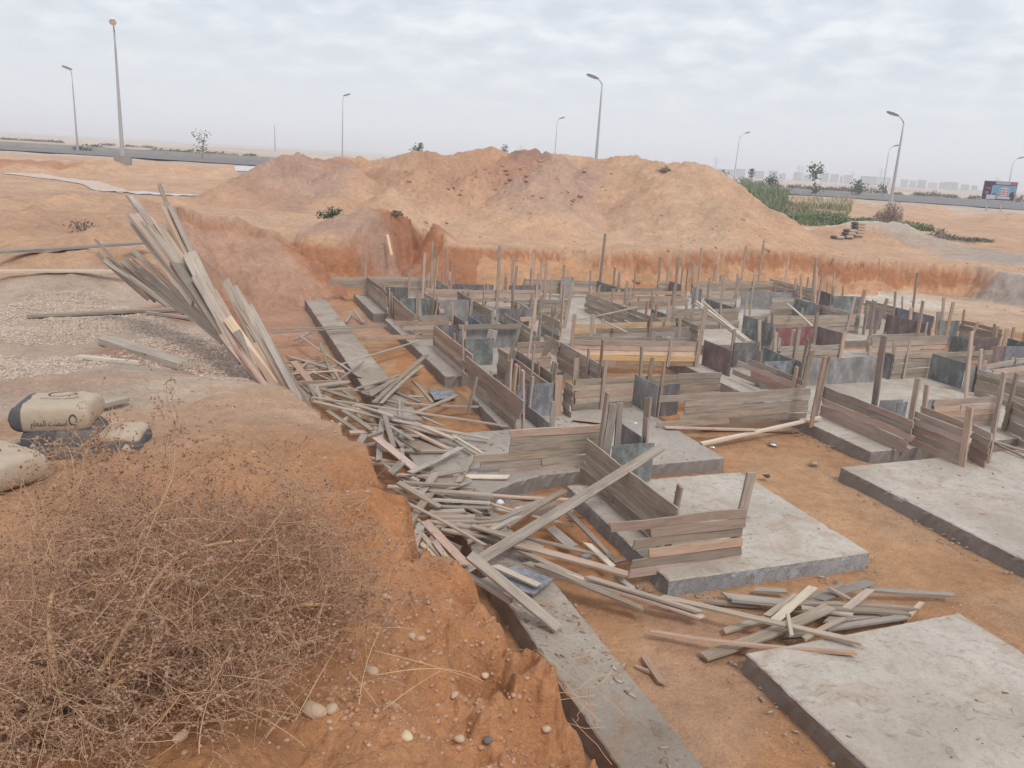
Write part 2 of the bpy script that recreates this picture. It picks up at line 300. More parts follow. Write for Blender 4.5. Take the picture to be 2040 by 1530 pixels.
for i in range(len(rp_)-1):
    k = max(1, int(np.linalg.norm(rp_[i+1]-rp_[i])/.45))
    for j in range(k): cones.append((*(rp_[i]*(1-j/k) + rp_[i+1]*j/k), .25, .60))
for a, b, d, r, s in PEAKS: p = PD(a, b, d); cones.append((*p, r, s))
PILES = np.array(cones)
def piles(x, y, base):
    z = np.full(x.shape, -9.)
    wob = fbm(x*.55, y*.55, 3, 40)*.36 + fbm(x*1.9, y*1.9, 3, 50)*.10
    for cx, cy, cz, r, s in PILES:
        d = np.hypot(x-cx, y-cy); m = d < 11
        if m.any(): z[m] = np.maximum(z[m], cz - s*np.maximum(0, d[m]-r) )
    z = z + wob*sst(0.0, 1.2, 5.2-z)*.8
    k = .25; hh = np.clip(.5+.5*(z-base)/k, 0, 1)
    return np.where(z > -8, base*(1-hh) + z*hh + k*hh*(1-hh), base)
RUFF = [(1085, 345, 3.5), (960, 330, 3.5), (830, 330, 3), (1110, 400, 2.5), (560, 345, 3), (900, 380, 2.5)]
RUFFW = [(*PD(a, b, 41)[:2], r) for a, b, r in RUFF]
LAST = {}
CARVE = [(*P(955, 1372, 2.0)[:2], .20, .26, .13), (*P(1040, 1480, 2.0)[:2], .16, .15, .10), (*P(740, 985, 2.4)[:2], .3, .12, .2), (*P(905, 1185, 2.1)[:2], -.10, 0, .12), (*P(965, 1255, 2.1)[:2], -.10, 0, .13), (*P(860, 1385, 2.0)[:2], -.14, 0, .12), (*P(1060, 1400, 2.0)[:2], -.08, 0, .09), (*P(760, 1120, 2.3)[:2], -.08, 0, .12), (*P(640, 1420, 2.3)[:2], -.05, 0, .10), (*P(500, 1230, 2.3)[:2], .12, 0, .35)]
def height(x, y, fine=True):
    x = np.asarray(x, float); y = np.asarray(y, float); r = np.hypot(x, y)
    U = upper(x, y)
    U = U + fbm(x/60, y/60, 4, 3)*np.clip((r-150)/500, 0, 1)*2.2 + np.clip(fbm(x/500+5, y/500, 4, 9)*12-2.5, 0, 9)*sst(900, 2500, r)*(x < 200)
    U = U + fbm(x*.35, y*.35, 4, 11)*.10*sst(3, 12, r)*sst(400, 60, r)
    Ub = U; U = piles(x, y, U); hump = sst(.15, .8, U-Ub)
    near = r < 75; sd = np.full(x.shape, -50.); drop = np.zeros(x.shape); tl_ = np.zeros(x.shape)-9; sp = np.zeros(x.shape)
    if near.any():
        sd[near], drop[near], tl_[near], sp[near] = pit_dist(x[near], y[near])
    cut = U - drop*(1+.25*fbm(x*2.2, y*2.2, 3, 30)) 
    tal = tl_ + (.42*fbm(x*.45, y*.45, 3, 31)+.12*fbm(x*2.5, y*.8, 2, 35))*sst(-.1, .3, tl_)
    fl = fbm(x*.5, y*.5, 3, 33)*.05 + fbm(x*3, y*3, 3, 34)*.02
    zin = np.maximum(np.maximum(cut, tal), fl)
    z = np.where(sd > 0, np.minimum(zin, U), U); LAST['tal'] = (sd > 0) & (tal >= cut) & (tal > fl+.02)
    inpit = (sd > 0) & (z < fl+.02)
    if fine:
        ruff = np.zeros(x.shape)
        for cx, cy, rr in RUFFW: ruff = np.maximum(ruff, np.clip(1.3-np.hypot(x-cx, y-cy)/rr, 0, 1))
        lump = np.abs(fbm(x*2.6, y*2.6, 3, 60))
        z = z + ruff*lump*.36 + ruff*np.maximum(0, fbm(x*6, y*6, 2, 61))*.16
        nr = sst(9, 3, r)*(~inpit)
        z = z + nr*(fbm(x*6, y*6, 4, 70)*.035 + np.maximum(0, vnoise(x*19, y*19, 71)-.35)*.022 + np.maximum(0, vnoise(x*41, y*41, 72)-.4)*.010)
        cliff = ((sd > 0) & (sd < 1.6) & (~inpit))*sst(.4, 1.2, sp)
        z = z + cliff*(fbm(x*4, y*4, 4, 75)*.12 + np.abs(fbm(x*1.6, y*1.6, 3, 76))*.25*(r > 10))
        mid = sst(4, 9, r)*sst(120, 40, r)*(~inpit)
        mnd = hump*sst(60, 50, r)*(~inpit)
        z = z - mnd*(1-np.abs(fbm(x*.9, y*.9, 4, 90)))*.08 + mnd*np.maximum(0, fbm(x*3.2, y*3.2, 3, 91)-.1)*.16
        for cx, cy, dp, _, rr in CARVE: z = z - dp*np.exp(-(((x-cx)**2+(y-cy)**2)/rr**2)**1.5)*(r < 9)*(~inpit)
        bk = sst(-.7, .1, x)*sst(5.2, 4.2, y)*(x < 3)*(sd > -1.2)*(r < 6)*(~inpit)
        z = z + bk*(fbm(x*3.2, y*3.2, 4, 92)*.24 - np.abs(fbm(x*6, y*6, 3, 93))*.17 + np.maximum(0, fbm(x*13, y*13, 2, 94)-.15)*.10 + .05)
        z = z + mid*(fbm(x*1.8, y*1.8, 4, 80)*.05 + np.maximum(0, vnoise(x*5, y*5, 81)-.5)*.05)
    return z, U, sd, inpit
def hgt(x, y): return float(height(np.array([x]), np.array([y]))[0][0])
def hgts(x, y): return height(np.asarray(x), np.asarray(y))[0]
def ground_at(px, py, z0=2.5):
    """where the sight line through a measured point meets the ground"""
    d = ray(px, py); h = math.hypot(d[0], d[1]); D = np.geomspace(1.2, 400, 2500); k = D/h
    zz = hgts(d[0]*k, d[1]*k); rz = H + d[2]*k; i = np.argmax(rz < zz); 
    if rz[i] >= zz[i]: i = len(D)-1
    return Vector((d[0]*k[i], d[1]*k[i], zz[i]))

# ground sheet
rr = [.35]
while rr[-1] < 9000: rr.append(rr[-1]*(1.0042 if 24 < rr[-1] < 48 else 1.0062 if 1.5 < rr[-1] < 75 else (1.012 if rr[-1] < 150 else 1.035)))
rr = np.array(rr); core = np.linspace(math.radians(-39), math.radians(41), 820); rest = np.linspace(math.radians(41), math.radians(321), 110)[1:-1]
th_ = np.concatenate([core, rest]); nr_, nt_ = len(rr), len(th_)
R2, T2 = np.meshgrid(rr, th_, indexing='ij'); GX = (R2*np.sin(T2)).ravel(); GY = (R2*np.cos(T2)).ravel()
GZ, GU, GSD, GIN = height(GX, GY); TALM = LAST['tal']
verts = np.stack([GX, GY, GZ], 1)
ii = np.arange(nr_-1)[:, None]*nt_; jj = np.arange(nt_)[None]; j2 = (jj+1) % nt_
quads = np.stack([ii+jj, ii+nt_+jj, ii+nt_+j2, ii+j2], -1).reshape(-1, 4)
c0 = len(verts); verts = np.vstack([verts, [[0, 0, hgt(.01, .01)]]])
# ground colours (earth colours where they lie)
TAN = np.array([.58, .36, .23]); PALE = np.array([.60, .42, .29]); RED = np.array([.43, .18, .088]); ORG = np.array([.56, .25, .105]); FLOOR = np.array([.52, .29, .155])
CLAY = np.array([.50, .30, .20]); GRV = np.array([.56, .43, .335]); WHT = np.array([.66, .56, .47]); GREY = np.array([.42, .36, .31]); DES = np.array([.62, .49, .39]); MAUVE = np.array([.48, .31, .235])
c = np.tile(TAN, (len(GX), 1)); rG = np.hypot(GX, GY)
def blend(c, w, col): w = np.clip(w, 0, 1)[:, None]; return c*(1-w) + col*w
c = blend(c, sst(70, 110, rG), DES)
c = blend(c, sst(-.1, .35, fbm(GX*.25, GY*.25, 4, 100))*.4*(rG < 90), PALE)
nz = fbm(GX*.9, GY*.9, 4, 101)
below = GU-GZ
c = blend(c, sst(.14, .34, below + fbm(GX*.35+3, GY*.35, 3, 111)*.30 + nz*.08)*(GSD > -.3)*.85, RED)
c = blend(c, (sst(.75, .95, below+nz*.2)*sst(1.2, 1.0, below+nz*.2)*(GSD > 0)*(rG > 20))*.2, np.array([.34, .14, .08]))
c = blend(c, (TALM & (rG > 24) & (GX > -1.5))*.85, np.array([.60, .345, .195]))
c = blend(c, GIN*1., FLOOR)
c = blend(c, GIN*sst(-.2, .4, fbm(GX*.4, GY*.4, 4, 103))*.7, ORG)
c = blend(c, GIN*sst(.05, .45, fbm(GX*1.3+4, GY*1.3, 4, 108))*.5, np.array([.36, .185, .10]))
c = blend(c, GIN*sst(.1, .5, fbm(GX*1.1+9, GY*1.1, 4, 109))*.5, np.array([.60, .40, .25]))
def blob(px, py, z, r, col, s=1, sq=1, n=.35):
    global c
    p = ground_at(px, py) if z >= 2 else P(px, py, z); a = math.atan2(p[0], p[1]); ct, st = math.cos(a), math.sin(a)
    ddx, ddy = GX-p[0], GY-p[1]; tx = ddx*ct - ddy*st; ry = ddx*st + ddy*ct
    d = np.hypot(tx/r, ry/(r*sq)) + nz*n
    c = blend(c, sst(1.15, .65, d)*s*(1 if z > .01 else GIN), col)
for b_ in [(60, 690, 2.5, 1.6, GRV, .9, 1.6), (250, 640, 2.5, 2.2, GRV, .9, .9), (120, 620, 2.5, 2.0, GRV, .95, 1.0), (420, 690, 2.5, 1.3, GRV, .8, .9), (330, 700, 2.5, .8, RED, .5, .5), (40, 730, 2.5, .9, GREY, .3, .8), (300, 745, 2.5, 1.3, WHT, .45, .45), (200, 790, 2.5, 1.2, WHT, .45, .4), (120, 760, 2.5, 1.0, CLAY, .5, .4), (500, 760, 2.5, .7, WHT, .4, .5), (440, 750, 2.5, .5, RED, .5, .5),
           (400, 880, 2.6, 1.0, CLAY, .4, 1), (700, 1000, 2.5, 1.1, ORG, .9, 1.5), (760, 920, 2.5, .6, RED, .5, 1.5), (900, 1300, 2.1, 1.3, ORG, .95, 2.2), (1000, 1350, 2.1, .5, RED, .6, 2), (600, 1100, 2.5, 1.2, ORG, .8, 1.5), (300, 1300, 2.5, 1.6, np.array([.54, .26, .125]), .8, 1.5), (700, 1500, 2.4, 1.3, np.array([.55, .27, .13]), .8, 1.2), (560, 900, 2.6, .9, np.array([.50, .27, .145]), .6, 1),
           (50, 420, 2.25, 3, CLAY, .5, .5), (90, 385, 2.15, 5, MAUVE, .4, .5), (1750, 475, 1.15, 5, WHT, .8, .8), (1650, 462, 1.3, 4, WHT, .7, .6), (1900, 495, 1.15, 4, GREY, .6, .8), (2000, 515, 1.2, 3.5, GREY, .9, 1), (1990, 560, 1.0, 2.2, np.array([.36, .33, .30]), .8, 1.5), (1820, 605, 0, 4, WHT, .85, .9), (1980, 625, 0, 4, PALE, .9, 1), (1780, 598, 0, 2.5, np.array([.66, .6, .53]), .7, .8),
           (480, 560, .8, 3.0, np.array([.50, .28, .19]), .85, 1.5), (430, 520, 1.2, 3.0, np.array([.52, .32, .225]), .8, 1), (560, 620, .3, 2.5, np.array([.53, .30, .2]), .7, 1.5), (740, 560, .2, 1.5, ORG, .5, 1), (600, 740, .05, 1.2, MAUVE, .7, 1.2), (700, 650, .02, 1.5, MAUVE, .5, 1.2),
           (1590, 1000, .02, 1.2, np.array([.60, .36, .20]), .6, 2), (1400, 1350, .02, .8, np.array([.58, .36, .235]), .6, 2), (1060, 1000, .02, .5, GREY, .7, .8), (300, 540, 2.3, .8, RED, .6, .8), (380, 620, 2.3, .7, RED, .6, 1), (20, 320, 2.6, 4, RED, .6, .3), (120, 315, 2.5, 8, CLAY, .4, .4)]:
    blob(*b_)
for px, py, d, r, col, s in [(560, 345, 41, 3.6, MAUVE, .85), (640, 335, 42, 3, MAUVE, .7), (1085, 350, 41, 3.2, MAUVE, .95), (1100, 395, 39, 2.6, MAUVE, .85), (960, 325, 43, 3.4, RED*1.12, .4), (850, 330, 42, 3, CLAY, .7), (700, 320, 43, 2, RED, .3), (900, 380, 40, 3, np.array([.52, .30, .19]), .5), (1050, 305, 43, 1.3, np.array([.33, .2, .15]), .8), (745, 430, 32, 2.3, MAUVE, .95), (830, 455, 32, 1.5, RED, .8), (470, 385, 38, 2, CLAY, .6)]:
    p = PD(px, py, d); dd = np.hypot(GX-p[0], GY-p[1])/r + nz*.4; c = blend(c, sst(1.15, .7, dd)*s, col)
c = c*(1 + .10*fbm(GX*.15, GY*.15, 3, 105)[:, None]*(rG < 150)[:, None])
far_n = fbm(GX/45, GY/14, 5, 107); c = blend(c, sst(.05, .4, far_n)*sst(90, 140, rG)*.55, np.array([.33, .27, .22]))
c = np.clip(c, .02, .8); c = np.vstack([c, c[:1]])
gm, gt, gb = newmat('earth', .95); at = gt.nodes.new('ShaderNodeAttribute'); at.attribute_name = 'Col'
gv = gt.nodes.new('ShaderNodeNewGeometry').outputs['Position']
base = at.outputs['Color']
def var(base, scale, lo, hi, amt, detail=5, r=.65, ms=None):
    return mixc(gt, amt, base, ramp(gt, noise(gt, gv, scale, detail, r, ms), [(.3, lo), (.7, hi)]), 'MULTIPLY')
base = var(base, .8, .80, 1.12, 1.0); base = var(base, 5, .80, 1.12, 1.0, 6, .7); base = var(base, 35, .78, 1.12, .9, 4, .75)
vor = gt.nodes.new('ShaderNodeTexVoronoi'); vor.inputs['Scale'].default_value = 26; gt.links.new(gv, vor.inputs['Vector'])
sp = math_(gt, 'MULTIPLY', ramp(gt, vor.outputs['Distance'], [(.10, 1), (.22, 0)]), ramp(gt, noise(gt, gv, 2.3, 4, .7), [(.50, 0), (.62, 1)]))
base = mixc(gt, math_(gt, 'MULTIPLY', sp, .45), base, mixc(gt, vor.outputs['Color'], (.62, .48, .38), (.34, .2, .14)))
gt.links.new(base, gb.inputs['Base Color'])
b0 = bump(gt, gb, noise(gt, gv, 1.6, 6, .7), .3, .15)
b1 = bump(gt, gb, noise(gt, gv, 7, 7, .72), .85, .08, b0)
b2 = bump(gt, gb, noise(gt, gv, 60, 5, .75), .5, .012, b1)
b3_ = bump(gt, gb, sp, .5, .01, b2)
fv = gt.nodes.new('ShaderNodeTexVoronoi'); fv.inputs['Scale'].default_value = 2.6; gt.links.new(gv, fv.inputs['Vector']); bump(gt, gb, math_(gt, 'MULTIPLY', ramp(gt, fv.outputs['Distance'], [(.12, 0), (.30, 1)]), ramp(gt, noise(gt, gv, .7, 3), [(.4, 0), (.55, 1)])), .35, .05, b3_)
ground = fast_mesh('ground', verts, quads, gm, True, n=4)
capf = [(c0, j, (j+1) % nt_) for j in range(nt_)]
ca = ground.data.color_attributes.new('Col', 'FLOAT_COLOR', 'POINT'); ca.data.foreach_set('color', np.hstack([c, np.ones((len(c), 1))]).astype(np.float32).ravel())
tag(ground, kind='structure')
# drape a thin sheet on the ground between polygons given as lists of points
def drape(name, pts, mat, dz=.02, n=60, m=60, zfun=None, **tg):
    """pts: two polylines (near, far) of equal length in world xy"""
    a, b = [np.array(q_)[:, :2] for q_ in pts]; s = np.linspace(0, len(a)-1, n); k = np.minimum(s.astype(int), len(a)-2); f = (s-k)[:, None]
    A_ = a[k]*(1-f)+a[k+1]*f; B_ = b[k]*(1-f)+b[k+1]*f; w = np.linspace(0, 1, m)[None, :, None]
    e1 = (.5+.5*fbm(s*1.3, s*0+3, 3, 151))[:, None]; e2 = (.5+.5*fbm(s*1.3, s*0+9, 3, 152))[:, None]; dB = B_-A_; A_ = A_+dB*e1*.42; B_ = B_-dB*e2*.42
    G = A_[:, None]*(1-w)+B_[:, None]*w; X, Y = G[..., 0].ravel(), G[..., 1].ravel(); Z = (zfun(X, Y) if zfun else hgts(X, Y)) + dz
    i = np.arange(n-1)[:, None]*m; j = np.arange(m-1)[None]; q_ = np.stack([i+j, i+m+j, i+m+j+1, i+j+1], -1).reshape(-1, 4)
    o = fast_mesh(name, np.stack([X, Y, Z], 1), q_[:, ::-1], mat, True, n=4); tag(o, **tg); return o
# ------------------------------------------------------------ road
asph = conc_mat('asphalt', (.165, .16, .165), (.215, .21, .215), (.25, .22, .2), .3, .2)
kerbm = conc_mat('kerb_concrete', (.38, .35, .32), (.46, .43, .4), (.4, .32, .25), .4)
def edge(lst): return [P(a, b, z) for a, b, z in lst]
NE = edge([(-700, 259, 2.62), (0, 299, 2.62), (250, 314, 2.58), (500, 330, 2.56)]) ; NE2 = edge([(1450, 379, 2.0), (1600, 389, 1.95), (1800, 402, 1.93), (2040, 419, 1.92), (2600, 458, 1.92)])
FE = edge([(-700, 249, 2.64), (0, 290.5, 2.64), (250, 305, 2.6), (540, 322, 2.58)]); FE2 = edge([(1450, 371, 2.02), (1600, 380, 1.97), (1800, 392, 1.95), (2040, 407, 1.94), (2600, 441, 1.94)])
def strip(name, A_, B_, mat, dz, sub=40):
    A_ = np.array(A_); B_ = np.array(B_); s = np.linspace(0, len(A_)-1, sub*(len(A_)-1)+1); k = np.minimum(s.astype(int), len(A_)-2); f = (s-k)[:, None]
    a = A_[k]*(1-f)+A_[k+1]*f; b = B_[k]*(1-f)+B_[k+1]*f; w = np.linspace(0, 1, 6)[None, :, None]; G = a[:, None]*(1-w)+b[:, None]*w
    X, Y = G[..., 0].ravel(), G[..., 1].ravel(); Z = np.maximum(G[..., 2].ravel(), hgts(X, Y)) + dz; n, m = len(a), 6
    i = np.arange(n-1)[:, None]*m; j = np.arange(m-1)[None]; q_ = np.stack([i+j, i+m+j, i+m+j+1, i+j+1], -1).reshape(-1, 4)
    return fast_mesh(name, np.stack([X, Y, Z], 1), q_[:, ::-1], mat, True, n=4), a, b
rd, ra, rb = strip('road', NE+NE2, FE+FE2, asph, .06); tag(rd, kind='structure')
bar = MB(); tp = [Vector(p) for p in rb[::4]]
for i in range(len(tp)-1):
    p, q_ = tp[i], tp[i+1]; d = Vector((q_.x-p.x, q_.y-p.y, 0)).normalized(); nn = Vector((-d.y, d.x, 0))*.45
    hA = max(p.z, hgt(p.x, p.y))+.06; hB = max(q_.z, hgt(q_.x, q_.y))+.06; kh = .5 if p.x < 0 else .28
    bar.add([(p.x, p.y, hA-.3), (q_.x, q_.y, hB-.3), (q_.x, q_.y, hB+kh), (p.x, p.y, hA+kh), (p.x+nn.x, p.y+nn.y, hA+kh), (q_.x+nn.x, q_.y+nn.y, hB+kh), (p.x+nn.x, p.y+nn.y, hA-.3), (q_.x+nn.x, q_.y+nn.y, hB-.3)], [(0, 1, 2, 3), (3, 2, 5, 4), (4, 5, 7, 6)])
tag(bar.build('median_kerb', kerbm), kind='structure')
# water left from rain on the flat
watm, wt, wb = newmat('puddle_water', .08); wb.inputs['Specular IOR Level'].default_value = .8
wt.links.new(mixc(wt, noise(wt, wt.nodes.new('ShaderNodeNewGeometry').outputs['Position'], .5, 4), (.40, .36, .33), (.50, .47, .45)), wb.inputs['Base Color'])
mudm, mt_, mb_ = newmat('wet_salt_crust', .45); pos = mt_.nodes.new('ShaderNodeNewGeometry').outputs['Position']
mt_.links.new(mixc(mt_, ramp(mt_, noise(mt_, pos, .9, 6, .7, (1, 2.5, 1)), [(.38, 0), (.58, 1)]), (.54, .36, .25), (.58, .46, .38)), mb_.inputs['Base Color'])
def flatz(z): return lambda X, Y: np.full(X.shape, z)
def pud(name, near, far, z, mat, dz=.03, **t):
    a = [P(x, y, z) for x, y in near]; b = [P(x, y, z) for x, y in far]
    return drape(name, (a, b), mat, dz, 60, 14, None, **t)
pud('puddle', [(205, 381), (260, 386), (330, 391), (400, 391.5)], [(205, 376), (260, 378), (330, 384), (405, 389)], 2.14, watm, .04, kind='structure')
pud('salt_flat', [(10, 350), (70, 357), (130, 367), (200, 381), (240, 385)], [(10, 346), (70, 346), (130, 351), (200, 362), (260, 377)], 2.14, mudm, .03, kind='structure')
pud('puddle', [(468, 344), (500, 346), (530, 343)], [(468, 337), (500, 337), (530, 338)], 2.25, watm, .05, kind='structure')

# ------------------------------------------------------------ footings
def slab(name, corners, z1, top, side, label, z0=-.15, jit=.006, lip=None, side2=None):
    """concrete footing: polygon top given in (u, v), slightly ragged arrises"""
    c_ = [uvw(u, v) for u, v in corners]; n = len(c_); pts = []; tagside = []
    for i in range(n):
        a, b = c_[i], c_[(i+1) % n]; k = max(2, int((b-a).length/.07)); 
        for j in range(k): pts.append(a.lerp(b, j/k)); tagside.append(i)
    m = len(pts); org = sum(c_, Vector())/n; mb = MB()
    def ring(z, s, inset=0):
        o = []
        for i, p in enumerate(pts):
            nn = (pts[(i+1) % m]-pts[i-1]); nn = Vector((nn.y, -nn.x, 0)).normalized(); d = random.gauss(0, s) - inset
            o.append((p.x+nn.x*d-org.x, p.y+nn.y*d-org.y, z + random.gauss(0, s*.4)))
        return o
    rings = [ring(z0, jit), ring(z0*.2+z1*.25, jit*1.5), ring(z1*.7, jit), ring(z1-.012, jit*.5), ring(z1, jit*.3, .014)]
    for r_ in rings: mb.v += r_
    for i in range(m):
        if random.random() < .07:
            k_ = random.uniform(.015, .05); q0 = Vector(mb.v[4*m+i][:2]); q0 -= q0.normalized()*k_
            mb.v[4*m+i] = (q0.x, q0.y, z1); q1 = Vector(mb.v[3*m+i][:2]); q1 -= q1.normalized()*k_*.7; mb.v[3*m+i] = (q1.x, q1.y, mb.v[3*m+i][2]-k_*.4)
    # make the last ring flat
    for i in range(m): mb.v[4*m+i] = (*mb.v[4*m+i][:2], z1)
    for r_ in range(4):
        for i in range(m):
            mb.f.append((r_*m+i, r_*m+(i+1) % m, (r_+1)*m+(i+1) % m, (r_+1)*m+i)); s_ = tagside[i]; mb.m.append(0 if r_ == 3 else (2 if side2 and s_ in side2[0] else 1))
    mb.f.append(tuple(4*m+i for i in range(m))); mb.m.append(0)
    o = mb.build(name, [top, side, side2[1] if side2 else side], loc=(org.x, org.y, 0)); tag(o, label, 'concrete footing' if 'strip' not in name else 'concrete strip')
    return o
ZS = .22
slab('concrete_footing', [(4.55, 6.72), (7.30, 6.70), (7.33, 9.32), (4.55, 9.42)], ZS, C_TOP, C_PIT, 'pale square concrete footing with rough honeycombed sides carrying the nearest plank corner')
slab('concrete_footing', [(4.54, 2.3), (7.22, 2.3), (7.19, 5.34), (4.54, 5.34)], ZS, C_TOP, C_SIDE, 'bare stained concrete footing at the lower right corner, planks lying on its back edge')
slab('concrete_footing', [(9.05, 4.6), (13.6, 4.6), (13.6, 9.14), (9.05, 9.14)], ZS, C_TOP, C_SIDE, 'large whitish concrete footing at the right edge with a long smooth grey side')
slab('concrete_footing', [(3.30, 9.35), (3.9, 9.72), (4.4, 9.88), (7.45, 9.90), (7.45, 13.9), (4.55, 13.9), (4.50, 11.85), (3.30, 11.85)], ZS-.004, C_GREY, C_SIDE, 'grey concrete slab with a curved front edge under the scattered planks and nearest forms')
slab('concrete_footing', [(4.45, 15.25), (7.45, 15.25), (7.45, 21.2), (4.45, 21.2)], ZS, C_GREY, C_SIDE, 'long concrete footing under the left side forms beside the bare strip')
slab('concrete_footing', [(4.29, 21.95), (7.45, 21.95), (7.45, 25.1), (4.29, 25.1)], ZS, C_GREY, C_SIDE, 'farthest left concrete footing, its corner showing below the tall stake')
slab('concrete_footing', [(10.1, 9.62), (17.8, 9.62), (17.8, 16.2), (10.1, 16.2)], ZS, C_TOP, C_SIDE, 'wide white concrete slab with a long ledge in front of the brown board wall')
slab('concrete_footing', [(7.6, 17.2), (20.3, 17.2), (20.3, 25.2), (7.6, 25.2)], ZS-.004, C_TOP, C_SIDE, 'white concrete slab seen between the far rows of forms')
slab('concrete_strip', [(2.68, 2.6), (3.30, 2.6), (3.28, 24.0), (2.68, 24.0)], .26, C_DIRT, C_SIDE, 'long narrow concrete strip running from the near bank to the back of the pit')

# ------------------------------------------------------------ board forms
ZT = .80; BH = .116
KM = {'b': W_GREY, 'p': W_PINK, 'y': W_YEL, 'l': W_PALE, 'n': W_BRN}
WALLS = []        # (empty, start, dir, length)
def board_mesh(x0, x1, hgt_, t=.026, cut=.02, name='board', mat=None, parent=None, loc=(0, 0, 0), bow=.004, roll=0):
    mb = MB(); L_ = x1-x0; n = max(2, int(L_/.5)+1); vs_ = []
    for i in range(n+1):
        x = x0 + L_*i/n; w = random.gauss(0, bow*.6); zz = random.gauss(0, bow*.5)
        a = b = 0
        if i == 0: a, b = random.uniform(-cut, cut), random.uniform(-cut, cut)
        if i == n: a, b = random.uniform(-cut, cut), random.uniform(-cut, cut)
        hh = hgt_/2*(1+random.gauss(0, .02))
        vs_ += [(x+a, w-t/2, -hh+zz), (x+a, w+t/2, -hh+zz), (x+b, w+t/2, hh+zz), (x+b, w-t/2, hh+zz)]
    fs = []
    for i in range(n):
        for j in range(4): fs.append((4*i+j, 4*i+4+j, 4*i+4+(j+1) % 4, 4*i+(j+1) % 4))
    fs += [(0, 1, 2, 3), (4*n+3, 4*n+2, 4*n+1, 4*n)]
    mb.add(vs_, fs); o = mb.build(name, mat, parent); o.location = loc; o.rotation_euler = (roll, 0, 0); return o
def wall(zone, x1, y1, x2, y2, kind, n, label, zt=ZT, le=(), re=(), snap=True, h=None, th=.026):
    a = P(*zp(zone, x1, y1), zt); b = P(*zp(zone, x2, y2), zt); ua, ub = touv(a), touv(b); du, dv = ub[0]-ua[0], ub[1]-ua[1]
    if snap:
        if abs(du) < .16*abs(dv) and abs(du) < .5: m_ = (ua[0]+ub[0])/2; ua, ub = (m_, ua[1]), (m_, ub[1])
        elif abs(dv) < .12*abs(du) and abs(dv) < .5: m_ = (ua[1]+ub[1])/2; ua, ub = (ua[0], m_), (ub[0], m_)
    A_, B_ = uvw(*ua), uvw(*ub); d = B_-A_; L_ = d.length; rz = math.atan2(d.y, d.x)
    if kind in PLY:
        hh = h or .58; r = empty('plywood_form', (A_.x, A_.y, zt-hh), rz, label, 'plywood form', 'plywood sheets set up as formwork'); k = max(1, round(L_/2.3)) if L_ > 2.6 else 1
        for i in range(k):
            s = board_mesh(L_*i/k+.004, L_*(i+1)/k-.004, hh, .018, .006, 'plywood_sheet', PLY[kind], r, (0, random.gauss(0, .004), hh/2), .002)
    else:
        hh = n*BH; r = empty('board_form', (A_.x, A_.y, zt-hh), rz, label, 'board form', 'board forms on the footings')
        kinds = kind if len(kind) > 1 else kind*n
        for i in range(n):
            k = kinds[i % len(kinds)]
            mat = KM[k]
            if len(kind) == 1 and random.random() < .12: mat = random.choice([W_GREY, W_PINK])
            x0 = -(le[i] if i < len(le) else random.uniform(-.01, .03)); x1_ = L_ + (re[i] if i < len(re) else random.uniform(-.01, .03))
            zc = hh-(i+.5)*BH; yo = random.gauss(0, .004)
            segs = [(x0, x1_)]
            if x1_-x0 > 3.6 or (x1_-x0 > 1.6 and random.random() < .3):
                c_ = random.uniform(.35, .65)*(x1_-x0)+x0; segs = [(x0, c_), (c_+.006, x1_)]
            for s0, s1 in segs: bo = board_mesh(s0, s1, BH-.009+random.uniform(-.004, .004), th, .03, 'board', mat, r, (0, yo, zc+random.gauss(0, .003)), .011); bo.rotation_euler = (random.gauss(0, .03), random.gauss(0, .0035), 0)
    WALLS.append((r, A_, d.normalized(), L_, zt-hh)); return r
W = wall
W('5', 75, 450, 900, 462, 'b', 5, 'grey board wall at the far left end of the foundation, ragged boards over the sand', le=(.0, .1, -.3, -.9, -.9))
W('5', 372, 456, 535, 580, 'b', 5, 'brown grey board wall running forward from the tall far left stake')
W('5', 548, 590, 765, 757, 'p', 5, 'pinkish board wall continuing forward on the left footing, stepped behind the first one')
W('5', 518, 533, 706, 545, 'd', 1, 'dark plywood sheet across the far left corner box')
W('5', 640, 628, 885, 632, 'g', 1, 'green black plywood sheet behind the stepped pinkish board wall')
W('5', 830, 578, 975, 662, 'b', 5, 'short grey board wall running forward beside the green black sheet on the left')
W('5', 850, 550, 1218, 560, 'p', 4, 'pinkish grey board wall behind the rounded grey plywood sheet')
W('5', 1065, 513, 1400, 521, 'd', 1, 'low dark plywood strip in the far row, left of the upright crowbar shaped brace', h=.3)
W('5', 1520, 521, 1790, 526, 'd', 1, 'low dark plywood strip in the far row, right of the slanting dark brace', h=.3)
W('5', 937, 470, 1058, 540, 'b', 4, 'weathered broken board wall in the far left row')
W('5', 1110, 570, 1400, 735, 'b', 5, 'grey board wall running forward right of the rounded grey plywood sheet')
W('5', 1000, 640, 1205, 642, 'k', 1, 'plain grey plywood sheet with a rounded top corner on the left footing', h=.56)
W('5', 1200, 562, 1825, 562, 'p', 3, 'pinkish low board wall in the far middle row')
W('5', 1560, 640, 2010, 637, 'b', 5, 'light grey board wall in the middle of the far left block')
W('5', 1560, 641, 1700, 706, 'b', 5, 'short grey board wall leaving the left end of the light grey wall')
W('5', 1420, 712, 1722, 713, 'd', 1, 'dark plywood strip low in the middle of the left block', h=.34)
W('5', 590, 768, 1045, 770, 'p', 5, 'pinkish board wall facing the bare strip, broken boards reaching out to the left', le=(-.6, 0, -.2, -.5, .7))
W('5', 1078, 768, 1168, 828, 'd', 1, 'small dark plywood sheet behind the long pinkish wall')
W('5', 1195, 766, 1302, 830, 'u', 1, 'small blue grey plywood sheet left of the black sheet')
W('5', 1215, 760, 1405, 768, 'd', 1, 'black plywood sheet behind the two rough tall stakes', h=.4)
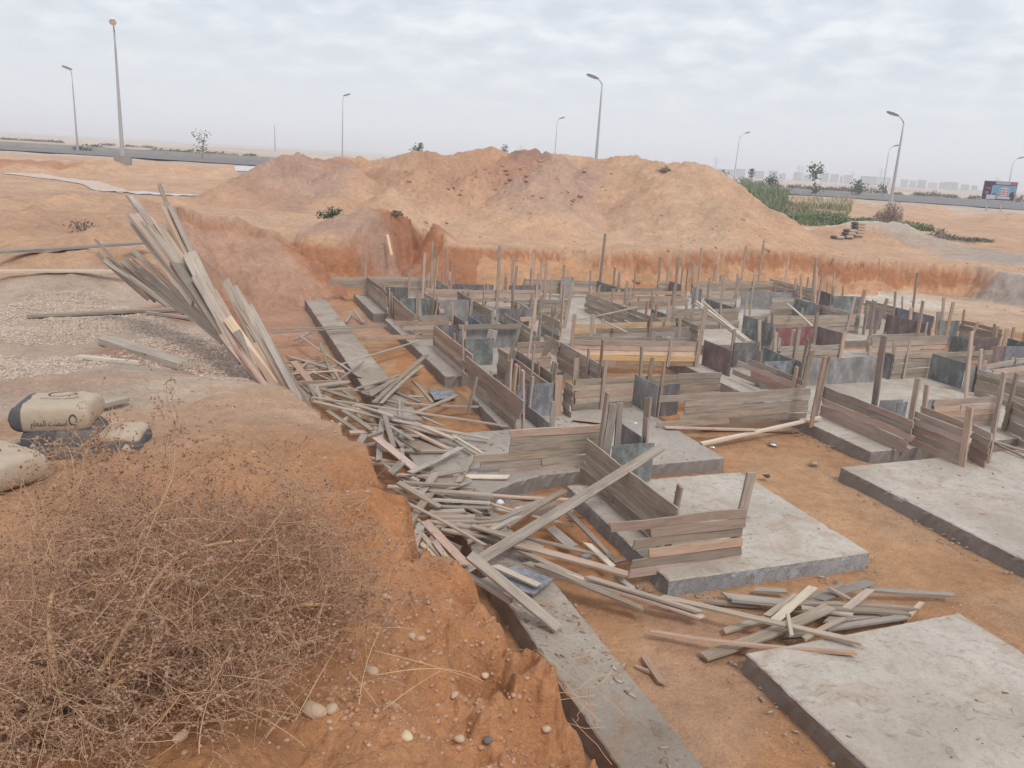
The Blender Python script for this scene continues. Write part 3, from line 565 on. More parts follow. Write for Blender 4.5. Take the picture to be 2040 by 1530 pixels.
W('5', 915, 846, 1185, 850, 'd', 1, 'dark plywood sheet closing the back of the left front box')
W('5', 1180, 852, 1612, 838, 'k', 1, 'grey brown plywood sheet in the left front box', h=.56, zt=.77)
W('5', 1130, 850, 1615, 828, 'b', 1, 'single grey board nailed along the top of the left front box', zt=.82)
W('5', 1165, 960, 1405, 955, 'g', 1, 'green black stained plywood sheet inside the left front box')
W('5', 1490, 757, 1760, 900, 'b', 5, 'grey board wall running forward behind the salmon coloured board wall')
W('5', 1620, 785, 1735, 782, 'p', 1, 'single salmon board in the middle of the left block')
W('5', 1780, 740, 1945, 820, 'b', 5, 'grey board wall running forward beside the two tall pale stakes')
W('8', 95, 190, 420, 433, 'p', 5, 'pinkish brown board wall at the left front, starting at the tall double stake')
W('8', 405, 467, 815, 815, 'pnbbb', 5, 'long rough brown board wall coming forward down to the plank heap', re=(0, 0, -.15, -.3, -.3), le=(.3, .5, .1, .5, .4))
W('8', 620, 376, 720, 432, 'b', 5, 'short grey board wall beside the thick stake in the left front box')
W('8', 760, 386, 1052, 590, 'b', 5, 'grey blue board wall, left one of a close parallel pair')
W('8', 750, 462, 1045, 662, 'p', 5, 'pinkish board wall, front one of a close parallel pair')
W('8', 785, 333, 1062, 330, 'p', 5, 'salmon coloured board wall facing forward in the centre')
W('8', 1115, 325, 1500, 536, 'b', 5, 'blue grey board wall running diagonally forward in the centre')
W('8', 1002, 272, 1118, 332, 'b', 2, 'short grey board pair above the salmon wall')
W('8', 1250, 632, 1732, 615, 'b', 5, 'clean light grey board wall in the centre front, four long joints showing')
W('8', 1170, 648, 1228, 688, 'b', 5, 'short grey end wall at the left of the clean light grey wall')
W('8', 1735, 590, 1930, 690, 'k', 1, 'grey plywood sheet running forward right of the clean light grey wall')
W('9', 152, 606, 800, 580, 'b', 5, 'light grey board wall behind the long front form over the orange earth')
W('9', 328, 686, 470, 670, 'd', 1, 'small black plywood sheet behind the left end of the long front form')
W('9', 328, 776, 1500, 688, 'b', 5, 'long light grey board form in the front centre with a notch at its left end', le=(0, -.5, -.5, -.42, 0))
W('8', 780, 686, 1100, 660, 'u', 1, 'speckled blue black plywood sheet between two leaning stakes')
W('8', 845, 850, 1050, 990, 'k', 1, 'low grey plywood strip on the slab right of the rough brown wall', zt=.45, h=.22)
W('b', 265, 262, 880, 212, 'pbbbbn', 6, 'front board wall with a pale split top board and staggered left ends', zt=.86, le=(.0, .0, .0, .5, .42, .15), re=(0, 0, 0, -.1, -.1, -.1))
W('b', 785, 322, 1392, 790, 'b', 6, 'long board wall slanting forward across the near footing', zt=.86, le=(0, 0, 0, .05, .1, .1), re=(0, -.1, -.15, -.2, -.25, -.3))
W('b', 945, 362, 1240, 346, 'g', 1, 'streaked grey black plywood sheet behind the slanting near wall', zt=.83)
W('b', 1012, 215, 1160, 310, 'd', 1, 'dark plywood sheet between the thick stakes above the near footing')
W('b', 1245, 875, 1835, 776, 'ppbpbp', 6, 'nearest board panel, six pinkish boards with uneven left ends nailed to one tall stake', zt=.84, le=(.50, .0, .20, .02, .22, .24), re=(0,)*6)
W('6', 415, 830, 1230, 826, 'yyp', 3, 'yellow board wall of fresh pine in the centre')
W('6', 590, 870, 1370, 862, 'b', 2, 'grey two board wall in front of the yellow pine wall', zt=.80)
W('6', 400, 962, 1440, 982, 'ppyyp', 5, 'striped wall of yellow and pink boards over the orange earth')
W('6', 400, 938, 1370, 956, 'b', 2, 'grey board edge just behind the striped yellow and pink wall')
W('6', 530, 580, 1150, 825, 'b', 5, 'long smooth grey board wall running diagonally in the centre back')
W('6', 533, 577, 1350, 580, 'p', 3, 'pink topped board wall at the centre back behind the smooth diagonal one')
W('6', 880, 655, 1350, 630, 'p', 2, 'sloping pinkish boards between the stakes at the centre back')
W('6', 30, 472, 630, 488, 'b', 4, 'grey board wall in the far row left of the stained sheet')
W('6', 625, 488, 728, 532, 'g', 1, 'pale stained blue green sheet in the far row')
W('6', 742, 520, 890, 578, 'b', 4, 'short grey board wall running forward in the far row centre')
W('6', 728, 545, 1120, 548, 'b', 2, 'low grey board edge in the far row centre')
W('6', 1180, 486, 1295, 516, 'm', 1, 'short purple brown sheet in the far row right of centre')
W('6', 1110, 490, 1200, 490, 'b', 4, 'short grey board piece left of the purple brown sheet in the far row')
W('6', 1385, 488, 2040, 492, 'b', 5, 'long grey board wall in the far row right of centre')
W('6', 1390, 534, 1468, 552, 'k', 1, 'small grey sheet in front of the far row right of centre')
W('6', 1470, 626, 1742, 628, 'b', 4, 'grey board wall behind the long leaning poles')
W('6', 1498, 634, 1730, 706, 'd', 1, 'dark sheet running forward behind the long leaning poles')
W('6', 1790, 576, 2200, 584, 'k', 1, 'grey sheet low in the far row on the right', h=.5)
W('6', 1205, 713, 1775, 710, 'b', 5, 'light grey board wall behind the foot of the leaning poles')
W('6', 1060, 715, 1180, 765, 'g', 1, 'small greenish sheet at the centre back beside the rope wrapped stake')
W('6', 1240, 785, 1455, 852, 'b', 4, 'grey board wall running forward beside the rough tall stakes in the centre')
W('6', 1228, 878, 1372, 902, 'k', 1, 'brownish grey sheet closing the end of the grey two board wall')
W('6', 1100, 785, 1200, 787, 'p', 3, 'short pink board piece right of the diagonal smooth wall')
W('9', 968, 112, 1256, 190, 'g', 1, 'dark green sheet running forward beside the white slab opening')
W('9', 1035, 115, 1400, 115, 'b', 2, 'grey board top behind the dark green sheet')
W('9', 1170, 116, 1915, 113, 'bpbb', 4, 'tan board wall behind the maroon sheet')
W('6', 315, 458, 420, 459, 'k', 1, 'upright dark grey plywood sheet standing higher than the forms round it', zt=.91, h=.68)
W('7', 0, 508, 178, 505, 'b', 5, 'pale board wall left of the dark green far sheet on the right')
W('9', 655, 314, 912, 403, 'm', 1, 'purple brown plywood sheet running forward in the centre right')
W('9', 905, 336, 1127, 334, 'd', 1, 'black paint spotted plywood sheet in the centre right')
W('9', 1256, 214, 1576, 206, 'r', 1, 'maroon red plywood sheet in the centre right', h=.5)
W('9', 1588, 200, 1797, 262, 'm', 1, 'purple maroon sheet running forward beside the red one', h=.5)
W('9', 1265, 362, 1795, 358, 'b', 4, 'tan board wall standing in front of the maroon sheet')
W('9', 1155, 376, 1392, 476, 'g', 1, 'dark grey green sheet running forward below the maroon sheet')
W('9', 1150, 490, 1397, 485, 'u', 1, 'blue grey sheet behind the broken brown boards')
W('9', 1400, 466, 1492, 512, 'd', 1, 'dark sheet beside the tall rusty brown stake')
W('9', 1030, 466, 1476, 640, 'n', 4, 'broken brown board wall with boards jutting up to the left', le=(0, .35, -.1, .5), re=(0,)*4)
W('a', 285, 267, 852, 243, 'k', 2, 'wide grey plywood wall behind the white slab on the right')
W('a', 905, 210, 986, 230, 'd', 1, 'dark bent sheet beside the thick bark edged stake')
W('a', 988, 226, 1296, 214, 'b', 5, 'light grey board wall behind the white slab on the right')
W('a', 1296, 220, 1566, 300, 'g', 1, 'dark plywood wall running forward at the right side of the white slab')
W('a', 1345, 214, 1790, 200, 'b', 2, 'two pale boards reaching out behind the dark right plywood wall')
W('a', 1575, 325, 1735, 318, 'k', 1, 'grey sheet right of the white standing stake')
W('7', 815, 827, 1425, 810, 'p', 4, 'pale tan board wall in the middle right')
W('7', 780, 806, 1235, 790, 'b', 2, 'pale double board edge behind the tan middle right wall')
W('7', 182, 505, 342, 550, 'g', 1, 'dark green sheet running forward at the far right block')
W('7', 342, 560, 410, 560, 'm', 1, 'small brown sheet between two stakes at the far right block')
W('7', 410, 560, 700, 640, 'b', 5, 'grey board wall running forward in the far right block')
W('7', 490, 486, 715, 497, 'g', 1, 'pale stained sheet on the far right side')
W('7', 380, 442, 490, 480, 'd', 1, 'dark sheet piece on the far right side left of the stained one')
W('7', 0, 345, 385, 445, 'b', 4, 'grey board wall slanting along the far right side')
W('7', 0, 440, 185, 440, 'm', 1, 'brownish sheet in front of the far right row')
W('7', 760, 518, 985, 575, 'b', 4, 'grey board wall on the far right edge beside the pale sand')
W('7', 985, 580, 1325, 655, 'u', 1, 'dark blue sheet on the far right edge beside the pale sand')
W('7', 930, 635, 1245, 716, 'm', 1, 'dark purple plywood wall on the right, parallel to the blue edge sheet')
W('7', 765, 600, 897, 605, 'd', 1, 'black sheet square behind the leaning post on the right')
W('7', 1360, 688, 1522, 690, 'g', 1, 'dark grey sheet behind the reddish leaning post on the right')
W('7', 1522, 684, 1880, 760, 'b', 5, 'grey board wall along the right edge of the foundation')
W('7', 1450, 806, 1592, 836, 'g', 1, 'dark grey sheet running forward right of the tan middle wall')
W('7', 1590, 832, 1840, 824, 'm', 1, 'purple grey sheet in the right block')
W('7', 1915, 832, 2100, 880, 'g', 1, 'black green sheet at the right picture edge')
W('7', 1890, 894, 2160, 900, 'u', 1, 'blue black sheet at the right picture edge, in front of the black green one')
W('7', 1768, 896, 1890, 894, 'm', 1, 'brown sheet beside the thick leaning stake at the right edge')
W('a', 1730, 315, 2160, 240, 'b', 1, 'single grey board on edge near the right picture edge')
W('a', 1790, 355, 2160, 300, 'pnp', 4, 'reddish board wall near the right picture edge')
W('a', 1665, 347, 2100, 462, 'b', 5, 'grey board wall running out of the picture on the right')
W('a', 408, 486, 1165, 772, 'nbnpn', 5, 'long brown board wall on the right ledge, lowest board jutting forward', re=(0, -.05, .02, -.05, .0, .0), le=(0,)*5)
W('a', 1120, 682, 1610, 850, 'n', 5, 'brown board wall stepping forward from the ledge to the stained footing')
W('a', 1200, 650, 1620, 792, 'n', 2, 'two brown boards behind the stepping brown wall')
W('a', 1640, 800, 1775, 868, 'n', 5, 'small brown board wall between the two tall right hand stakes')
W('a', 1320, 596, 1870, 560, 'p', 5, 'tan board wall across the right box with a round mark drawn on it')
W('a', 1230, 594, 1320, 590, 'u', 1, 'small blue black sheet at the left end of the tan box wall')
W('a', 862, 602, 1065, 595, 'k', 1, 'broken grey sheet standing on the white slab', h=.4, zt=.66)
W('a', 1010, 618, 1092, 612, 'u', 1, 'small grey blue sheet beside the bark stake on the white slab', h=.4, zt=.7)
W('a', 1920, 588, 2160, 700, 'b', 6, 'grey board wall leaving the picture at the right behind the pale slab')
# ------------------------------------------------------------ stakes
STAKES = '''5 360 457 370 122
5 500 480 502 470
5 718 470 725 405
5 832 470 843 262
5 895 640 925 290 9
5 925 460 935 165
5 1012 480 1018 225
5 1045 480 1052 315
5 1100 505 1100 455
5 1055 560 1042 485
5 1425 560 1442 198 9
5 1318 640 1326 505
5 1348 560 1356 508
5 1475 512 1478 420
5 1500 512 1502 458
5 1552 512 1560 292
5 1575 512 1590 365
5 1710 470 1722 232
5 1805 520 1818 345
5 1822 500 1828 410
5 1548 640 1550 548
5 1706 640 1712 590
5 1605 712 1612 680
5 1748 780 1760 638
5 1778 860 1785 740
5 1848 790 1856 705
5 1955 760 1975 508 10
5 778 627 779 560 9
5 983 660 988 635
5 1068 770 1068 672
5 1185 750 1195 640
5 1420 828 1426 752
5 1140 950 1142 882 9
5 1415 955 1430 895 12
5 1598 915 1610 880
5 1690 1100 1735 785 5
5 1865 990 1895 960 11
6 330 640 345 508 10
6 375 700 412 505 10
6 20 500 28 470
6 75 470 90 230
6 150 640 152 630
6 178 560 190 340
6 222 780 224 700
6 240 520 246 470
6 530 575 538 395 4
6 645 488 688 102 8
6 740 515 752 372
6 795 520 798 408
6 912 545 924 378 4
6 1115 490 1133 295
6 1185 490 1195 362
6 1228 712 1275 302 8
6 1312 515 1325 375 10
6 1340 515 1352 380 8
6 1385 490 1395 328
6 1470 560 1505 225 8
6 1578 490 1588 358
6 1630 560 1645 430
6 1720 560 1732 430
6 1745 628 1790 470 9
6 1785 480 1825 200 6
6 1875 490 1885 388
6 1925 490 1975 160 7
6 840 700 865 588 6
6 970 655 980 620
6 1062 690 1070 620 5
6 1200 785 1215 690 9
6 1395 712 1415 625 8
6 1445 980 1495 690 9
6 90 900 105 785 6
6 1865 628 1875 540 6
6 1820 690 1828 630 6
7 100 345 135 120 6
7 200 440 212 345
7 225 460 228 312
7 325 440 352 180 13
7 345 470 358 255
7 370 505 400 312
7 440 440 445 368 5
7 455 480 460 405
7 478 480 500 300 6
7 570 490 576 408 5
7 5 440 15 385 6
7 715 560 748 440 12
7 760 640 770 565 9
7 795 760 832 530 8
7 880 640 930 510 10
7 1000 580 1010 450 7
7 1052 590 1055 490 4
7 1150 610 1190 302 7
7 1118 640 1124 580 10
7 1378 640 1390 500 9
7 1268 730 1300 540 9
7 1345 690 1350 620 18
7 1440 810 1497 540 9
7 1520 684 1530 600 8
7 1655 730 1670 700 8
7 1845 830 1865 740 9
7 1880 860 1905 755 10
7 1950 790 1960 740 8
7 2015 860 2035 770 8
7 355 660 362 620 8
7 20 800 30 785 9
7 175 900 195 765 9
7 270 1040 312 840 9
7 400 985 425 980 7
7 885 890 912 800 11
7 850 960 855 900 8
7 985 920 990 865 8
7 1600 900 1622 775 9
7 1715 960 1725 930 8
8 325 300 328 230
8 720 400 725 392 13
8 700 470 722 400 13
8 765 560 770 515 11
8 790 560 790 530 6
8 600 280 610 235 12
8 835 790 835 560 9
8 920 690 930 610 8
8 1070 520 1075 490 8
8 1090 540 1098 500 11
8 1125 680 1128 615 13
8 1260 560 1262 465 8
8 1240 640 1250 475 7
8 1185 320 1210 110 7
8 1755 600 1770 370 7
8 1940 700 1965 505 7
8 440 640 450 620 6
9 1165 330 1170 155 8
9 890 340 902 235 8
9 1115 470 1122 398 11
9 1240 380 1248 255 8
9 1275 370 1283 305 8
9 1400 362 1418 230 9
9 1500 560 1540 400 12
9 1560 330 1585 90 8
9 1810 360 1830 250 9
9 1215 180 1222 95 9
9 1255 180 1260 105 8
9 1590 690 1645 450 8
b 870 340 915 0 8
b 920 330 962 85 13
b 985 330 1003 75 9
b 1185 300 1205 45 9
b 1215 330 1222 195 10
b 1248 320 1278 50 7
b 1400 790 1432 635 9
b 545 190 553 70 7
b 1830 790 1890 545 12
a 830 600 905 75 12
a 1098 690 1145 425 10
a 1240 640 1262 465 8
a 1585 400 1617 40 8
a 360 560 425 245 8
a 1643 880 1672 680 11
a 1795 830 1880 375 9
a 1880 600 1930 385 9
a 1710 335 1725 195 8'''
FREE = []
from collections import defaultdict
WST = defaultdict(list)
def plank_mesh(L_, w, t, mat, name, parent=None, bend=.0, n=5, jag=.03):
    mb = MB(); vs_ = []
    b1_ = random.gauss(0, bend*min(1, L_/2.2)**1.5) if bend else 0; b2_ = random.gauss(0, bend*.5*min(1, L_/2.2)**1.5) if bend else 0; w1 = 1+random.gauss(0, .03)
    for i in range(n+1):
        f = i/n; x = L_*f; sag = b1_*4*f*(1-f); sy = b2_*4*f*(1-f); ww = w/2*(1+random.gauss(0, .03)); tt = t/2*(1+random.gauss(0, .06)); j = [0]*4
        if i in (0, n): j = [random.uniform(-jag, jag) for _ in range(4)]
        vs_ += [(x+j[0], -ww+sy, -tt+sag), (x+j[1], ww+sy, -tt+sag), (x+j[1]*.7+j[2]*.3, ww+sy, tt+sag), (x+j[0]*.7+j[3]*.3, -ww+sy, tt+sag)]
    fs = [(4*i+j, 4*i+4+j, 4*i+4+(j+1) % 4, 4*i+(j+1) % 4) for i in range(n) for j in range(4)] + [(0, 1, 2, 3), (4*n+3, 4*n+2, 4*n+1, 4*n)]
    mb.add(vs_, fs); return mb.build(name, mat, parent)
def orient(o, a, b, roll, inv=None):
    x = (b-a).normalized(); up = Vector((0, 0, 1)) if abs(x.z) < .95 else Vector((0, 1, 0)); y = up.cross(x).normalized(); z = x.cross(y)
    M = Matrix((x, y, z)).transposed().to_4x4() @ Matrix.Rotation(roll, 4, 'X'); M.translation = a
    o.matrix_local = (inv @ M) if inv else M
SK = [W_GREY]*6 + [W_PINK]*3 + [W_BRN]
for ln in STAKES.split('\n'):
    f = ln.split(); z_, (xc, yc, xt, yt) = f[0], map(float, f[1:5]); w = (float(f[5]) if len(f) > 5 else 7)/100
    pc = P(*zp(z_, xc, yc), .80); D = math.hypot(pc[0], pc[1]); pt = PD(*zp(z_, xt, yt), D)
    pc, pt = Vector(pc), Vector(pt); 
    best = None
    for r, A_, d_, L_, z0 in WALLS:
        q_ = Vector((pc.x, pc.y, 0))-Vector((A_.x, A_.y, 0)); s = min(max(q_.dot(d_), 0), L_); dist = (q_-d_*s).length
        if best is None or dist < best[0]: best = (dist, r, d_, z0, Vector((A_.x, A_.y, 0))+d_*s)
    dirv = (pt-pc); lean = dirv/max(dirv.z, .05)
    if lean.xy.length > .35: lean = Vector((lean.x*.5, lean.y*.5, 1))
    base = pc - lean*(.80-.21)
    dist, r, d_, z0, foot = best
    par = r if dist < .45 else None
    off = Vector((0, 0, 0))
    if par:   # stand just against the boards, on the side it is already on
        nrm = Vector((-d_.y, d_.x, 0)); side = 1 if (Vector((pc.x, pc.y, 0))-foot).dot(nrm) > 0 else -1
        camside = 1 if (-foot).dot(nrm) > 0 else -1
        if dist < .12: side = camside if random.random() < .35 else -camside
        want = foot + nrm*side*(.05 if dist < .2 else dist); off = want-Vector((pc.x, pc.y, 0)); off.z = 0
        if off.length > .25: off = Vector((0, 0, 0))
    a, b = base+off, pt+off
    o = plank_mesh((b-a).length, w, .032, random.choice(SK), 'stake' if par else 'wooden_stake', None, .008, 4, .012)
    if par:
        o.parent = par; M = Matrix.Rotation(par.rotation_euler.z, 4, 'Z'); M.translation = Vector(par.location); inv = M.inverted(); roll_face = 1
        orient(o, a, b, 0)
        # turn the flat face along the wall
        x = (b-a).normalized(); y = (d_ - x*d_.dot(x)).normalized(); zz = x.cross(y); MM = Matrix((x, y, zz)).transposed().to_4x4(); MM.translation = a; o.matrix_local = inv @ MM
    else:
        x = (b-a).normalized(); y = (Vector((BV[0], BV[1], 0)) - x*Vector((BV[0], BV[1], 0)).dot(x)).normalized(); zz = x.cross(y); MM = Matrix((x, y, zz)).transposed().to_4x4(); MM.translation = a; o.matrix_local = MM
        FREE.append((o, a, (b-a).length))
# smaller stakes nailed along the rear walls
rs_ = random.Random(77)
for r, A_, d_, L_, z0 in list(WALLS):
    mid_ = A_ + d_*(L_/2); u_, v_ = touv(mid_)
    if v_ < 12.5 or L_ < .8 or r['category'] != 'board form': continue
    for k_ in range(int(L_/1.1)):
        x = rs_.uniform(.1, L_-.1); sd_ = rs_.choice([-1, 1]); up_ = rs_.choice([.05, .12, .2, .35, .5]); hh_ = .8-z0
        o = plank_mesh(hh_+up_, rs_.uniform(.05, .08), .03, rs_.choice(SK), 'stake', r, .006, 4, .012); x_ = Vector((rs_.gauss(0, .05), rs_.gauss(0, .03), 1)).normalized(); y_ = Vector((1, 0, 0)); y_ = (y_-x_*y_.dot(x_)).normalized(); z_ = x_.cross(y_)
        M = Matrix((x_, y_, z_)).transposed().to_4x4(); M.translation = Vector((x, sd_*.036, 0)); o.matrix_local = M
ORD = ['first', 'second', 'third', 'fourth', 'fifth', 'sixth', 'seventh', 'eighth', 'ninth', 'tenth', 'eleventh', 'twelfth', 'thirteenth', 'fourteenth', 'fifteenth', 'sixteenth', 'seventeenth', 'eighteenth', 'nineteenth', 'twentieth', 'twenty-first', 'twenty-second', 'twenty-third', 'twenty-fourth', 'twenty-fifth', 'twenty-sixth', 'twenty-seventh', 'twenty-eighth', 'twenty-ninth', 'thirtieth'] + ['thirty-%s' % s for s in 'first second third fourth fifth sixth seventh eighth ninth'.split()] + ['fortieth'] + ['forty-%s' % s for s in 'first second third fourth fifth sixth seventh eighth ninth'.split()]
for t_ in ('fif', 'six', 'seven', 'eigh', 'nine'):
    ORD += [t_+'tieth'] + [t_+'ty-'+s for s in 'first second third fourth fifth sixth seventh eighth ninth'.split()]
bands = defaultdict(list)
for o, a, l_ in FREE:
    u, v = touv(a); bands['the back rows of forms' if v > 20 else ('the middle rows of forms' if v > 14.5 else 'the front forms')].append((u, o, l_))
for k, li in bands.items():
    for i, (u, o, l_) in enumerate(sorted(li, key=lambda q_: q_[0])):
        tag(o, '%s stake clear of the boards, %s from the left among %s' % ('tall' if l_ > 1.5 else 'short', ORD[i], k), 'stake', 'loose stakes standing among the forms')

# ------------------------------------------------------------ loose planks
PLANKS = defaultdict(list)
def plank(p1, p2, w, mat, heap, name='loose_plank', t=.026, roll=None, label=None, bend=.015, jag=.035):
    a, b = Vector(p1), Vector(p2); o = plank_mesh((b-a).length, w, t, mat, name, None, bend, 6, jag)
    orient(o, a, b, random.gauss(0, .12) if roll is None else roll)
    if label: tag(o, label, 'plank')
    else: PLANKS[heap].append((o, (b-a).length, a.lerp(b, .5), mat, w))
    return o
HEAP1 = '''c 270 650 1615 848 11 .62 .26
c 300 680 1490 935 9 .66 .30
c 440 690 1240 935 9 .55 .34
c 860 825 1215 1008 14 .40 .27
c 480 740 690 880 13 .62 .50
c 380 740 600 890 10 .55 .45
c 540 890 720 885 12 .50 .42
c 590 975 635 900 15 .45 .5
c 730 1080 755 800 9 .36 .5
c 770 780 830 990 13 .6 .38
c 710 925 985 1145 16 .52 .36
c 935 1165 1290 990 12 .46 .34
c 815 1160 890 1090 14 .4 .42
c 850 1175 1090 1190 8 .34 .32
c 1270 1230 1368 1050 9 .29 .27
c 1240 1185 1615 1192 9 .25 .25
c 930 1240 1350 1262 8 .34 .26
c 1000 1315 1118 1160 16 .42 .40
c 1040 1270 2045 1345 9 .38 .30
c 1080 1280 1505 1325 10 .36 .33
c 1100 1345 1495 1352 10 .33 .3
c 870 1230 1110 1360 10 .5 .42
c 1220 905 1430 1030 6 .3 .27
c 1240 940 1462 1080 6 .3 .27
c 980 830 1240 935 12 .4 .35
c 800 840 960 940 9 .5 .42
c 640 920 745 885 8 .45 .45
c 245 560 300 650 7 .5 .6
c 265 560 345 665 9 .52 .55
c 160 550 530 545 8 .4 .36
c 270 575 530 545 16 .44 .42
c 310 575 330 640 9 .5 .55
c 330 590 560 665 9 .42 .42
c 350 602 540 592 8 .4 .4
c 420 640 540 640 8 .36 .36
c 260 620 470 700 8 .5 .5
c 480 600 590 680 8 .38 .38
c 60 395 290 405 8 .2 .18
c 70 420 400 415 8 .24 .2
c 90 465 450 470 9 .2 .2
c 150 410 260 540 14 .28 .3
c 170 482 262 410 7 .3 .26
c 100 460 330 440 7 .26 .24
c 250 500 330 450 6 .2 .22
c 350 475 470 525 7 .16 .14
c 80 440 240 470 6 .18 .16
c 110 500 300 490 7 .2 .18
c 130 530 240 440 6 .22 .22
c 300 430 380 440 8 .18 .16
c 160 265 270 215 6 .12 .12
c 240 500 1005 268 6 .16 .30
c 0 215 780 172 7 .42 .28
c 0 200 780 160 5 .44 .28
c 585 590 880 500 8 .36 .3
c 670 640 850 520 14 .34 .38
c 700 685 1055 362 11 .32 .40
c 740 695 1025 440 7 .3 .34
c 690 560 990 500 9 .26 .22
c 965 545 1090 685 12 .12 .24
c 840 615 1010 682 8 .25 .24
c 920 645 1035 650 9 .24 .22
c 990 752 1260 635 10 .28 .2
c 1190 682 1258 635 6 .1 .14
c 900 690 1425 715 8 .27 .12
c 130 560 240 665 9 .5 .7
c 110 520 250 660 8 .6 .7
c 620 830 760 845 7 .45 .42
c 900 905 1010 915 7 .34 .3
c 560 700 820 780 8 .58 .5
c 1000 770 1180 850 7 .34 .3
c 690 740 930 800 8 .5 .42
d 190 385 470 547 11 .55 .44
d 235 690 400 452 14 .55 .42
d 205 500 770 805 7 .62 .42
d 390 440 830 482 9 .40 .34
d 420 495 800 517 14 .38 .34
d 400 540 800 552 8 .36 .32
d 390 580 640 570 11 .38 .34
d 400 605 700 612 12 .36 .32
d 470 640 720 642 8 .33 .3
d 250 915 345 645 15 .6 .46
d 358 640 640 935 13 .50 .46
d 330 720 500 912 8 .5 .42
d 420 770 575 985 8 .5 .44
d 300 830 420 895 9 .5 .45
d 340 790 470 935 9 .45 .4
d 380 640 960 740 9 .42 .3
d 470 700 860 747 9 .36 .3
d 560 660 840 720 8 .36 .32
d 670 668 1180 830 11 .40 .32
d 850 712 1600 888 10 .36 .14
d 950 792 1730 1000 11 .42 .20
d 930 800 1670 1140 8 .38 .16
d 1050 925 1838 1235 10 .32 .10
d 1120 932 1640 1150 9 .34 .16
d 840 945 1130 1075 10 .37 .34
d 1310 562 1640 905 11 .24 .06
d 1220 692 1365 815 13 .10 .08
d 1460 790 1640 952 9 .20 .12
d 1630 920 1710 900 8 .1 .1
d 1640 1000 1780 1105 7 .14 .05
d 930 500 1240 490 7 .22 .16
d 990 555 1225 500 7 .2 .16
d 800 520 1340 668 8 .28 .10
d 850 560 1330 658 7 .24 .08
d 780 560 803 605 5 .3 .16
d 215 375 600 396 8 .44 .36
d 270 345 330 372 8 .36 .34
d 620 990 670 1060 12 .44 .4
d 760 1030 900 1120 9 .42 .4
d 230 600 330 640 8 .5 .46
e 1160 262 1985 512 11 .24 .07
e 1335 282 1970 478 8 .27 .12
e 640 262 900 420 9 .5 .36'''
HEAP2 = '''f 680 242 830 250 12 .10 .12
f 520 272 1110 320 11 .10 .16
f 430 300 700 322 10 .05 .06
f 550 292 980 330 9 .12 .14
f 740 372 880 272 11 .12 .22
f 770 402 970 228 9 .16 .28
f 515 452 770 375 10 .06 .10
f 960 272 1120 215 9 .14 .14
f 985 292 1255 205 14 .16 .22
f 1060 240 1205 320 9 .24 .16
f 1215 238 1690 270 9 .18 .08
f 1040 412 1255 245 10 .12 .28
f 430 575 1045 332 17 .05 .26
f 860 312 1480 336 9 .20 .14
f 900 332 1180 372 9 .22 .18
f 1000 342 1450 362 10 .2 .12
f 1120 392 1300 372 10 .10 .10
f 1040 440 1440 378 9 .14 .12
f 920 492 1130 385 8 .24 .16
f 1440 392 1515 315 8 .08 .14
f 780 472 930 462 8 .05 .05
f 840 372 860 480 4 .28 .26
f 1150 345 1400 350 8 .08 .08
f 870 345 1040 380 8 .08 .08
f 200 278 1195 505 11 .18 .27
f 140 455 1185 562 9 .10 .25
f 1350 360 1480 350 6 .06 .06'''
def tone(L=None):
    return random.choices([W_GREY, W_PALE, W_PINK, W_BRN], [7, .8, 1.4, .5])[0]
def heap(txt, name):
    for k, ln in enumerate(txt.split('\n')):
        z_, *f = ln.split(); x1, y1, x2, y2, w, z1, z2 = map(float, f)
        m = tone()
        if (z_, x1) in (('d', 358.), ('c', 540.)): m = W_BRN
        if (z_, x1) in (('c', 980.), ('d', 840.)): m = W_PALE
        if (z_, x1) in (('c', 1040.), ('e', 1160.)): m = W_PINK
        plank(P(*zp(z_, x1, y1), z1 + k*.0007), P(*zp(z_, x2, y2), z2 + k*.0007), w/100*random.uniform(.62, .95), m, name, t=random.uniform(.016, .03), bend=.025, jag=.05)
FILL = []
rf = random.Random(5)
for k in range(46):
    cx_, cy_ = rf.choice([(560, 740), (620, 760), (680, 800), (740, 850), (790, 870), (800, 930), (850, 940), (860, 990), (900, 1000), (920, 1030), (860, 1050), (960, 1060), (1040, 1010), (700, 780), (640, 730)])
    cx_ += rf.gauss(0, 25); cy_ += rf.gauss(0, 16); a_ = rf.gauss(.35, .75); l_ = rf.uniform(30, 110); FILL.append('o %.0f %.0f %.0f %.0f %.1f %.2f %.2f' % (cx_-l_*math.cos(a_), cy_-l_*math.sin(a_)*.6, cx_+l_*math.cos(a_), cy_+l_*math.sin(a_)*.6, rf.uniform(5, 11), rf.uniform(.26, .34), rf.uniform(.26, .36)))
heap('\n'.join(FILL), 'the heap below the bank'); heap(HEAP1, 'the heap below the bank'); heap(HEAP2, 'the small heap between the footings')
def named(z_, x1, y1, x2, y2, w, z1, z2, m, label, t=.026, roll=None):
    return plank(P(*zp(z_, x1, y1), z1), P(*zp(z_, x2, y2), z2), w/100, m, '', t=t, label=label, roll=roll)
named('d', 560, 1010, 1962, 140, 12, .42, .98, W_GREY, 'long grey board leaning diagonally across the slanting near wall', roll=.5)
named('d', 665, 872, 1275, 1375, 13, .80, .30, W_GREY, 'long split grey plank sloping from the heap down onto the narrow strip')
named('9', 640, 1160, 1610, 945, 8, .12, .30, W_PALE, 'pale new board reaching from the orange earth up to the right ledge', t=.04)
named('9', 345, 1025, 1080, 1045, 9, .26, .24, W_PINK, 'thin pinkish plank lying from the slab over the orange earth')
named('9', 640, 1035, 1430, 1052, 9, .06, .05, W_PINK, 'pinkish plank flat on the orange earth under the pale new board')
